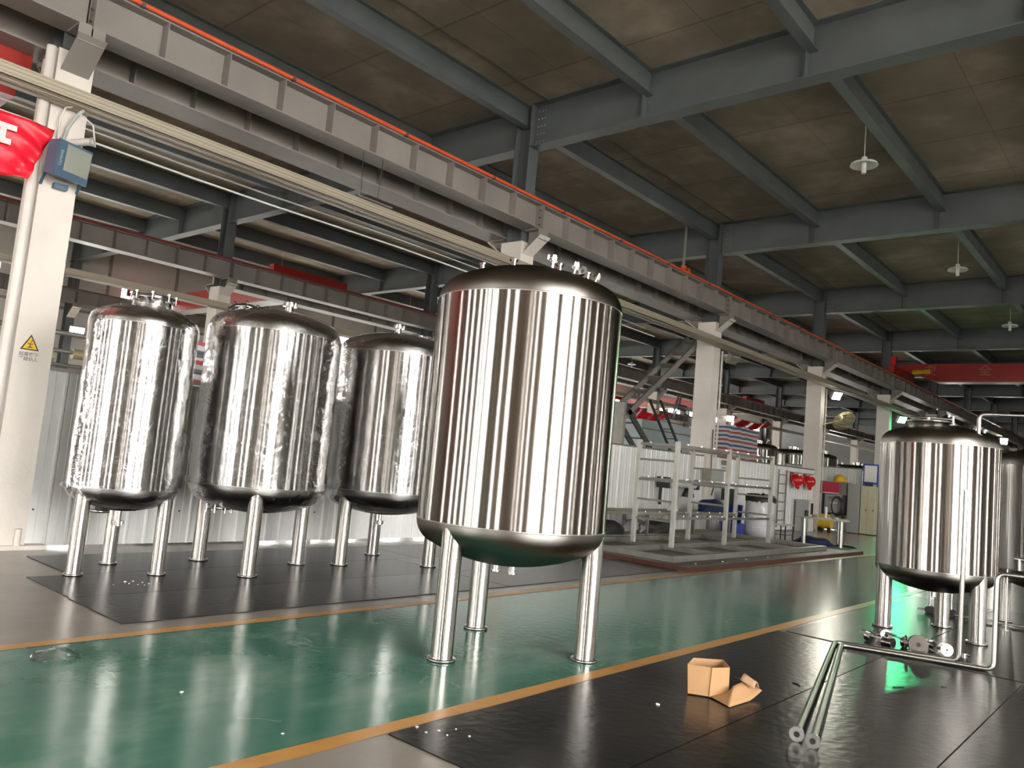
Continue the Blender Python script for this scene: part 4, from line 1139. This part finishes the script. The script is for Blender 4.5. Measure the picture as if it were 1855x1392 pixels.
MB().lathe((-9.10, 21.42, 0), [(.01, .001), (.40, .001), (.41, .3), (.40, .7), (.405, 1.05), (.38, 1.08), (.01, 1.08)], 40).build('roll', 'wrapped', t)
MB().lathe((-9.10, 21.42, 0), [(.415, 1.0), (.42, 1.10), (.36, 1.17), (.15, 1.20), (.01, 1.19)], 40, jit=lambda p, j, i: p * (1 + .06 * noise.noise(p * 14))).build('dark_film_cap', 'black', t)
t = thing('control_cabinet', 'olive-grey control box fixed on the walkway column behind the rack', 'control box', (-10.2, 20.7, 1.46))
MB().box((-10.29, 20.25, 1.46), (-10.08, 21.05, 1.80)).build('box', 'wood', t); MB().box((-10.08, 20.30, 1.50), (-10.07, 20.99, 1.76)).build('door', 'cabinet', t)
MB().tube([(-10.2, 20.6, 1.46), (-10.16, 20.62, 1.25), (-10.2, 20.6, 1.05)], .02, 8).tube([(-10.25, 20.58, 1.80), (-10.26, 20.58, 2.9)], .015, 8).build('cable', 'darkmetal', t)
t = thing('wall_roll_holder', 'white wrapped bundle on a bracket high on the fence behind the rack', 'roll holder', (-10.15, 18.6, 1.1))
MB().cyl((-10.12, 18.0, 1.32), (-10.12, 19.4, 1.30), .10, 20).build('bundle', 'wrapped', t)
MB().box((-10.37, 17.85, 1.18), (-10.02, 17.93, 1.46)).box((-10.37, 19.45, 1.18), (-10.02, 19.53, 1.44)).box((-10.30, 17.86, .75), (-10.24, 17.92, 1.18)).build('bracket', 'darkmetal', t)
lump(-10.1, 19.05, .98, .13, .2, .24, 'black', 'black_helmet', 'black welding mask hanging low on the fence behind the rack', 'welding mask', 4, .3)
solo('switch_cluster', MB().box((-10.36, 21.5, 1.95), (-10.29, 21.62, 2.08)).box((-10.36, 21.7, 1.95), (-10.29, 21.82, 2.08)).box((-10.36, 21.5, 1.85), (-10.34, 21.9, 1.88)), 'galv', 'pair of small switch boxes on the fence right of the control box', 'switch')

# things hung on or standing by the fence further on
t = thing('wall_ladder', 'narrow dark ladder hanging upright on the fence left of the hard hats', 'ladder', (-10.3, 25.95, .12))
for y in (25.62, 26.28): MB().box((-10.34, y - .02, .12), (-10.30, y + .02, 2.02)).build('rail', 'galv', t)
for i in range(6): MB().cyl((-10.32, 25.63, .35 + i * .3), (-10.32, 26.27, .35 + i * .3), .016, 8).build('rung', 'galv', t)
def hard_hat(x, y, z, label, mat='red', tilt=68):
    t = thing('hard_hat', label, 'hard hat', (x, y, z))
    rt = Matrix.Rotation(R(tilt), 3, 'Y')
    MB().lathe((x, y, z), [(.23, 0), (.225, .02), (.215, .10), (.17, .20), (.08, .26), (.001, .275)], 28, axis=rt).build('dome', mat, t)
    MB().lathe((x, y, z), [(.22, 0), (.31, -.015), (.31, -.005), (.22, .015)], 28, axis=rt).build('brim', mat, t)
    MB().lathe((x, y, z), [(.19, .005), (.17, .12), (.08, .2), (.001, .21)], 20, axis=rt).build('lining', 'black', t)
    return t
hard_hat(-10.27, 26.95, 1.70, 'left of two red hard hats hanging on the fence')
hard_hat(-10.27, 28.1, 1.70, 'right of two red hard hats hanging on the fence')
solo('hat_rail', MB().cyl((-10.36, 26.3, 1.98), (-10.36, 28.9, 1.98), .014, 8), 'galv', 'thin rail on the fence over the two red hard hats', 'rail')
t = thing('water_dispenser', 'white and grey water dispenser against the fence below the red hard hats', 'water dispenser', (-10.05, 27.5, 0))
MB().box((-10.30, 27.2, .002), (-9.86, 27.72, 1.08)).build('body', 'cabinet', t)
MB().box((-9.86, 27.23, .03), (-9.845, 27.69, 1.07)).build('front_panel', 'white', t)
MB().box((-9.846, 27.36, .60), (-9.83, 27.56, .98)).build('dark_niche', 'black', t)
MB().cyl((-9.84, 27.42, .66), (-9.79, 27.42, .64), .015, 8).build('tap', 'steel', t)
t = thing('low_stool', 'low dark-legged stool with a pale top right of the wrapped roll', 'stool', (-8.9, 22.6, 0))
MB().box((-9.12, 22.3, .36), (-8.68, 22.95, .39)).build('seat', 'white', t)
for x in (-9.08, -8.72):
    for y in (22.34, 22.91): MB().box((x - .015, y - .015, 0), (x + .015, y + .015, .36)).build('leg', 'darkmetal', t)
for z in (.1, .2): MB().box((-8.73, 22.35, z), (-8.71, 22.9, z + .015)).box((-9.07, 22.33, z), (-8.73, 22.35, z + .015)).build('stretcher', 'darkmetal', t)
t = thing('round_cornered_table', 'worn pale work table with steel legs near the far fence', 'table', (-7.6, 21.9, 0))
rz = Matrix.Rotation(R(22), 3, 'Z'); cz = Vector((-7.58, 21.95, 0))
pts = []
for sx, sy, a0 in ((1, 1, 0), (-1, 1, 90), (-1, -1, 180), (1, -1, 270)):
    for i in range(5):
        a = R(a0 + i * 22.5); pts.append(cz + rz @ Vector((sx * .42 + .26 * math.cos(a), sy * .36 + .26 * math.sin(a), .70)))
MB().prism(pts, (0, 0, .03)).build('table_top', 'wood', t)
for sx in (-1, 1):
    for sy in (-1, 1):
        p = cz + rz @ Vector((sx * .46, sy * .42, 0)); MB().cyl(p, p + Vector((0, 0, .70)), .055, 14).build('leg', 'satin', t)
for dx, dy, r, h, m, nm, lab, cat in ((-.4, .1, .05, .16, 'black', 'bottle', 'black bottle standing on the left of the work table', 'bottle'), (-.2, -.1, .06, .07, 'cardboard', 'roll_of_tape', 'brown tape roll on the work table', 'tape'),
                             (.1, .12, .035, .30, 'white', 'spray_can', 'tall pale can on the work table', 'can'), (.35, -.05, .09, .04, 'galv', 'tin', 'flat grey tin on the right of the work table', 'tin')):
    p = cz + rz @ Vector((dx, dy, .7305)); solo(nm, MB().cyl(p, p + Vector((0, 0, h)), r, 16), m, lab, cat)
lump(-7.75, 21.9, .001, .55, .28, .20, 'dblue', 'cloth_bundle', 'dark blue cloth heap on the floor under the work table', 'cloth', 12)
lump(-7.05, 22.4, .001, .25, .12, .07, 'black', 'floor_tool', 'black tool on the floor right of the work table', 'tool', 13)
# cabinets at the partition
t = thing('steel_counter', 'stainless counter box on dark legs right of the fan column', 'counter', (-10.05, 30.2, 0))
MB().box((-10.72, 29.75, 1.34), (-9.50, 30.55, 1.80)).build('box', 'galv', t)
for x in (-10.28, -9.55):
    for y in (29.8, 30.5): MB().box((x - .03, y - .03, 0), (x + .03, y + .03, 1.34)).build('leg', 'darkmetal', t)
MB().box((-10.25, 29.8, .62), (-9.58, 30.5, .66)).build('lower_shelf', 'black', t)
t = thing('pink_case', 'dark pink case hung on the front of the stainless counter box', 'case', (-9.95, 29.7, 1.38))
MB().box((-10.26, 29.62, 1.40), (-9.70, 29.745, 1.77)).build('case_body', 'magenta', t); MB().box((-10.24, 29.6, 1.37), (-9.72, 29.745, 1.40)).build('bottom_edge', 'bannerw', t)
t = thing('grey_machine', 'grey machine cabinet under the stainless counter box', 'machine', (-9.9, 30.1, .67))
MB().box((-10.20, 29.84, .665), (-9.62, 30.46, 1.33)).build('cabinet', 'cabinet', t); MB().box((-10.05, 29.825, 1.0), (-9.78, 29.84, 1.06)).build('name_plate', 'white', t)
for i in range(4): MB().box((-10.14, 29.83, 1.16 + i * .03), (-9.9, 29.84, 1.17 + i * .03)).build('vent_slot', 'darkmetal', t)
t = thing('hose_coil', 'coil of black hose hanging before the grey machine cabinet', 'hose', (-9.7, 29.55, .6))
for q in range(4):
    MB().tube([(-9.72 + (.17 + .012 * q) * math.cos(a), 29.56 + .03 * q, .93 + (.30 + .015 * q) * math.sin(a)) for a in [2 * PI * i / 28 for i in range(29)]], .02, 8).build('hose_loop', 'black', t)
t = thing('yellow_machine', 'yellow compressor on the floor under the black hose coil', 'machine', (-9.85, 29.0, 0))
MB().cyl((-10.05, 28.8, .30), (-9.6, 28.8, .30), .19, 22).build('tank_body', 'yellow', t)
MB().box((-9.98, 28.68, .47), (-9.7, 28.92, .62)).build('motor_housing', 'yellow', t)
for x in (-10.0, -9.65): MB().cyl((x, 28.62, .09), (x + .04, 28.62, .09), .088, 14).build('wheel', 'black', t)
MB().box((-9.98, 28.7, .001), (-9.92, 28.9, .14)).box((-9.72, 28.7, .001), (-9.66, 28.9, .14)).build('foot', 'darkmetal', t)
t = thing('grey_cabinet', 'tall plain grey cabinet left of the cream locker', 'cabinet', (-9.28, 30.3, 0))
MB().box((-9.47, 29.95, .03), (-9.06, 30.5, 1.78)).build('body', 'cabinet', t); MB().box((-9.45, 29.94, .06), (-9.08, 29.95, 1.75)).build('door', 'cabinet', t); MB().box((-9.45, 30.0, 0), (-9.08, 30.45, .03)).build('plinth', 'black', t)
t = thing('cream_locker', 'tall cream two-door locker at the end of the partition', 'locker', (-8.85, 30.4, 0))
MB().box((-9.04, 30.05, .03), (-8.55, 30.6, 1.74)).build('body', 'cream', t); MB().box((-9.02, 30.05, 0), (-8.57, 30.55, .03)).build('plinth', 'black', t)
for a, b in ((-9.03, -8.80), (-8.79, -8.56)):
    d = MB().box((a, 30.03, .06), (b, 30.05, 1.71)).build('door', 'cream', t)
    MB().box((b - .05, 30.01, .85), (b - .03, 30.03, .92)).build('handle', 'black', d)
t = thing('blue_frame_screen', 'blue steel frame with a white panel standing on the cream locker', 'frame', (-8.8, 30.3, 1.745))
MB().box((-9.05, 30.20, 1.745), (-9.01, 30.24, 2.55)).box((-8.56, 30.20, 1.745), (-8.52, 30.24, 2.55)).box((-9.01, 30.20, 1.83), (-8.56, 30.24, 1.89)).box((-9.01, 30.2, 2.5), (-8.56, 30.24, 2.55)).build('frame', 'blue', t)
MB().box((-9.0, 30.21, 1.90), (-8.57, 30.23, 2.49)).build('panel', 'white', t)
hard_hat(-9.85, 30.2, 1.816, 'yellow hard hat lying on the stainless counter box', 'yellow', 0)

# ------------------------------------------------------------------ lamps and fans on the columns
def flood(p, aim, mat, label, col=None, power=0, s=.26, on=True):
    p = Vector(p); d = Vector(aim).normalized(); u = Vector((0, 0, 1)); r_ = d.cross(u).normalized(); u = r_.cross(d)
    t = thing('column_floodlight', label, 'floodlight', p)
    def bx(c, a, b, h_, mb=None):
        mb = mb or MB(); v = [c + d * (sx * a / 2) + r_ * (sy * b / 2) + u * (sz * h_ / 2) for sx, sy, sz in ((-1, -1, -1), (1, -1, -1), (1, 1, -1), (-1, 1, -1), (-1, -1, 1), (1, -1, 1), (1, 1, 1), (-1, 1, 1))]
        return mb.add(v, [(3, 2, 1, 0), (4, 5, 6, 7), (0, 1, 5, 4), (1, 2, 6, 5), (2, 3, 7, 6), (3, 0, 4, 7)])
    bx(p, .14, s * 1.1, s * .9).build('housing', 'galv', t)
    bx(p + d * .078, .014, s, s * .8).build('lamp_face', mat, t)
    MB().cyl(p - d * .07, p - d * .30, .02, 8).build('arm', 'galv', t)
    if power:
        l = bpy.data.lights.new('floodlight_beam', 'SPOT'); l.energy = power; l.color = col; l.spot_size = R(120); l.spot_blend = .6; l.shadow_soft_size = .12
        o = bpy.data.objects.new('floodlight_beam', l); COL.objects.link(o); o.location = p + d * .12
        o.rotation_euler = d.to_track_quat('-Z', 'Y').to_euler()
    return t
flood((-10.0, 29.75, 5.0), (.75, -.45, -.5), 'lampw', 'lit white floodlight on the fan column', (1, .97, .8), 60, .34)
flood((-10.0, 38.55, 4.96), (.7, -.5, -.5), 'lampg', 'lit green floodlight on the column left of the open manhole', (.12, 1, .4), 120, .36)
flood((-10.0, 20.98, 5.0), (.6, -.2, -.75), 'refl', 'unlit grey hooded floodlight on the walkway column', s=.34)
flood((-34.1, 12.1, 5.1), (.9, -.25, -.35), 'lampc', 'lit lamp on a third-row post seen left of the narrow wrapped tank', (.95, 1, .85), 80, .5)
flood((-22.0, 46.3, 5.35), (.7, -.6, -.3), 'lampw', 'lit round lamp seen just right of the walkway column', (1, .97, .85), 80, .42)
flood((-9.95, 64.0, 5.9), (.6, -.7, -.2), 'lampw', 'distant lit lamp at the right edge above the half-hidden tank', (1, 1, .9), 60, .5)
def fan(p, aim, label, mat='fanm', r=.30, wall=None):
    p = Vector(p); d = Vector(aim).normalized()
    t = thing('wall_fan', label, 'fan', p)
    q = d.to_track_quat('Z', 'Y').to_matrix()
    mb = MB()
    for k, (rr, zz) in enumerate(((r, .05), (r * .97, .09), (r * .97, .0), (r * .3, .10), (r * .62, .10))):
        mb.tube([p + q @ Vector((rr * math.cos(a), rr * math.sin(a), zz)) for a in [2 * PI * i / 32 for i in range(33)]], .008, 6)
    for i in range(24):
        a = 2 * PI * i / 24
        mb.tube([p + q @ Vector((r * .1 * math.cos(a), r * .1 * math.sin(a), .10)), p + q @ Vector((r * .97 * math.cos(a), r * .97 * math.sin(a), .09)), p + q @ Vector((r * math.cos(a), r * math.sin(a), .05)), p + q @ Vector((r * .95 * math.cos(a), r * .95 * math.sin(a), 0)), p + q @ Vector((r * .25 * math.cos(a), r * .25 * math.sin(a), -.03))], .0035, 5)
    mb.build('cage', mat, t)
    for i in range(3):
        a = 2 * PI * i / 3
        f = [p + q @ (Matrix.Rotation(a, 3, 'Z') @ Vector(v)) for v in ((.03, -.03, .03), (r * .8, -.12, .06), (r * .85, .06, .04), (.03, .03, .02))]
        MB().add(f, [(0, 1, 2, 3)]).build('blade', mat, t, solid=.005)
    MB().cyl(p - d * .22, p + d * .02, .085, 16).build('motor', mat, t)
    MB().tube([p - d * .15, p - d * .2 - Vector((0, 0, .16)), Vector(wall)], .022, 8).build('arm', mat, t)
    return t
fan((-9.80, 30.1, 4.12), (.6, -.35, -.7), 'yellowish metal fan on the fan column, below the lit white floodlight', 'fanm', .42, (-10.3, 29.4, 3.85))
fan((-11.0, 19.85, 3.45), (-.75, -.5, .15), 'dark fan on the far side of the walkway column', 'darkmetal', .36, (-10.85, 20.45, 3.2))
for x, y, lab in ((-10.27, 20.84, 'conduits running down the right edge of the walkway column'), (-10.27, 29.53, 'conduits running down the right edge of the fan column')):
    solo('column_conduit', MB().cyl((x, y, .1), (x, y, 5.2), .018, 8).cyl((x, y + .06, 1.8), (x, y + .06, 5.2), .014, 8).box((x - .01, y - .03, 3.1), (x + .03, y + .1, 3.14)).box((x - .01, y - .03, 4.2), (x + .03, y + .1, 4.24)), 'pvc', lab, 'conduit')
t = thing('sprinkler_valve', 'grey riser with a red valve beyond the orange rail at the walkway column', 'valve', (-10.9, 19.4, 7.2))
MB().cyl((-10.9, 19.4, 7.40), (-10.9, 19.4, ZD), .045, 14).build('riser', 'galv', t)
MB().cyl((-10.9, 19.4, 7.18), (-10.9, 19.4, 7.43), .08, 14).cyl((-10.9, 19.15, 7.25), (-10.9, 19.65, 7.25), .06, 12).cyl((-10.9, 19.4, 6.9), (-10.9, 19.4, 7.2), .06, 12).build('valve_body', 'rail', t)
MB().cyl((-10.82, 19.4, 7.25), (-10.72, 19.4, 7.25), .09, 14).build('hand_wheel', 'rail', t)

# ------------------------------------------------------------------ slanted walkway, ladder and stock beyond the fence
t = thing('slanted_walkway', 'grey steel walkway with rungs slanting down left from the first-row column', 'walkway', (-11.3, 19.3, 3))
a0, a1 = Vector((-10.95, 20.95, 5.62)), Vector((-10.95, 17.15, 2.98))
b0, b1 = a0 + Vector((-.5, .0, .03)), a1 + Vector((-.5, 0, .03))
MB().beam(a0, a1, .05, .15).build('side_channel', 'galv', t); MB().beam(b0, b1, .05, .15).build('side_channel', 'galv', t)
for i in range(6):
    f = .06 + i * .17; MB().beam(a0.lerp(a1, f), b0.lerp(b1, f), .16, .03, (0, .57, .82)).build('tread', 'galv', t)
c0, c1 = Vector((-10.95, 17.0, 3.2)), Vector((-10.95, 18.4, 2.15))
MB().beam(c0, c1, .05, .16).beam(c0 + Vector((-.5, 0, 0)), c1 + Vector((-.5, 0, 0)), .05, .16).build('folded_leg', 'darkmetal', t)
for f in (.1, .4, .75): MB().beam(c0.lerp(c1, f), c0.lerp(c1, f) + Vector((-.5, 0, 0)), .08, .03).build('tread', 'darkmetal', t)
MB().box((-11.8, 16.9, 2.15), (-10.9, 17.0, 3.25)).build('end_plate', 'galv', t)
t = thing('leaning_ladder', 'narrow dark ladder leaning on the pale box beyond the fence', 'ladder', (-14, 26, 0))
l0, l1 = Vector((-14.0, 28.0, .02)), Vector((-14.0, 23.95, 4.05))
MB().beam(l0, l1, .05, .09).build('rail', 'darkmetal', t); MB().beam(l0 + Vector((-.42, .0, 0)), l1 + Vector((-.42, 0, 0)), .05, .09).build('rail', 'darkmetal', t)
for i in range(12):
    p = l0.lerp(l1, .05 + i * .08); MB().beam(p, p + Vector((-.42, 0, 0)), .07, .03).build('rung', 'darkmetal', t)
t = thing('pale_box', 'large pale blue-grey box beyond the fence left of the walkway column', 'container', (-16, 26.7, 0))
MB().box((-17, 24.8, 0), (-15.2, 29.0, 3.45)).build('body', 'pale', t)
for z in (1.2, 2.2, 3.1): MB().box((-15.2, 24.8, z), (-15.17, 29.0, z + .05)).build('rib', 'galv', t)
def stack(x0, x1, y0, y1, z, label):
    solo('tarpaulin_stack', MB().grid(lambda u, v: Vector((x0 + (x1 - x0) * u, y0 + (y1 - y0) * v, z + .12 * noise.noise(Vector((u * 5, v * 5, x0))))), 12, 12)
         .grid(lambda u, v: Vector((x1 + .05 * noise.noise(Vector((u * 9, v * 3, 2))), y0 + (y1 - y0) * u, z * v + (.12 * noise.noise(Vector((5, u * 5, x0))) if v == 1 else 0))), 14, 10)
         .grid(lambda u, v: Vector((x0 + (x1 - x0) * u, y0 + .05 * noise.noise(Vector((u * 9, v * 3, 7))), z * v + (.12 * noise.noise(Vector((u * 5, 0, x0))) if v == 1 else 0))), 14, 10), 'tarp', label, 'tarpaulin')
stack(-15.6, -14.0, 29.2, 32.3, 3.7, 'red, white and blue striped tarpaulin over a stack right of the walkway column')
stack(-15.4, -13.2, 6.0, 8.1, 3.15, 'striped tarpaulin over a stack seen between the first two wrapped tanks')
def bgtank(x, y, r, zt, label, h=.3):
    t = thing('distant_tank', label, 'tank', (x, y, 0))
    MB().lathe((x, y, 0), [(r, .9), (r, zt)], 56).build('shell', 'shell', t)
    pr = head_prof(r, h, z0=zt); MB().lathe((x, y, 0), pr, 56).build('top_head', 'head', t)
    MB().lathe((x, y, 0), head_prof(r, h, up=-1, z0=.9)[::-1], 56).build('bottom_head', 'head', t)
    for a in (45, 135, 225, 315): MB().cyl((x + (r - .15) * math.cos(R(a)), y + (r - .15) * math.sin(R(a)), 0), (x + (r - .15) * math.cos(R(a)), y + (r - .15) * math.sin(R(a)), .9), .08, 12).build('leg', 'leg', t)
    MB().cyl((x + .1, y, zt + h - .03), (x + .1, y, zt + h + .10), .22, 20).cyl((x + .1, y, zt + h + .10), (x + .1, y, zt + h + .13), .26, 20).build('manway', 'steel', t)
    for a in (200, 320): MB().cyl((x + r * .6 * math.cos(R(a)), y + r * .6 * math.sin(R(a)), zt + h * .6), (x + r * .6 * math.cos(R(a)), y + r * .6 * math.sin(R(a)), zt + h + .08), .05, 10).build('nozzle', 'steel', t)
bgtank(-14.7, 33.6, 1.0, 2.95, 'distant steel tank behind the fence right beside the striped tarpaulin')
bgtank(-14.6, 37.6, 1.0, 2.95, 'distant steel tank behind the fence just left of the fan column')
bgtank(-14.7, 42.0, .8, 3.05, 'distant steel tank just right of the fan column')
bgtank(-13.6, 44.0, 1.05, 2.60, 'distant steel tank with a green glint above the cabinets')
bgtank(-12.8, 48.2, 1.05, 2.45, 'distant steel tank half hidden by the foremost right tank')
# pipework seen over the fence at the far left
t = thing('pipe_rack', 'grey pipes and valves just above the fence left of the narrow wrapped tank', 'pipework', (-12.3, 5, 0))
for z, r_ in ((2.78, .035), (2.52, .03), (2.32, .025)): MB().cyl((-12.3, 2.5, z), (-12.3, 9.0, z), r_, 12).build('pipe', 'galv', t)
for y in (2.7, 4.05, 6.5, 8.8): MB().box((-12.34, y - .03, 0), (-12.28, y + .03, 2.85)).build('stand', 'darkmetal', t)
for y, z in ((4.0, 2.43), (4.45, 2.5), (4.7, 2.38)): MB().cyl((-12.3, y - .1, z), (-12.3, y + .1, z), .075, 14).build('valve', 'fanm', t)
for i, (y0, y1, z) in enumerate(((46.5, 52.2, 5.6), (35.0, 38.4, 4.9))):
    def bb(u, v, y0=y0, y1=y1, z=z): return Vector((-21.85 + .06 * math.sin(u * 18 + v * 4), y0 + (y1 - y0) * u, z - .75 * v * (1 - .8 * u) - .25 * math.sin(u * PI)))
    solo('distant_banner', MB().grid(bb, 24, 5), 'banner', ['red cloth banner draped on the second row right of the walkway column', 'red cloth banner draped on the second row left of the walkway column'][i], 'banner')
for y in [q[0] for q in ()]: pass
# cross walls' dark framing on the far left outer wall
for i, (z, w_) in enumerate(((6.0, .10), (4.2, .10), (3.6, .08))):
    solo('wall_girt', MB().box((XW + .0, YK(0), z), (XW + .09, YK(9), z + w_)), 'girder', ['upper', 'middle', 'lower'][i] + ' horizontal dark girt along the far left outer wall', 'girt')
for i in range(10):
    y = YK(0) + 1.4 + i * 2.9
    solo('wall_stud', MB().box((XW, y, 0), (XW + .08, y + .10, ZD)), 'girder', 'slim dark upright on the far left outer wall, %s from the near end' % ORD[i], 'wall post')
for o in COL.objects:
    if o.name.startswith('steel_tank') and o.get('category') == 'tank' and wloc(o).z == 0 and (o.location.x < -7 or o.location.x > -3): o.location.z = .0085
for o in COL.objects:
    if o.name.startswith('cardboard_box') and o.parent is None: o.location.z += .008
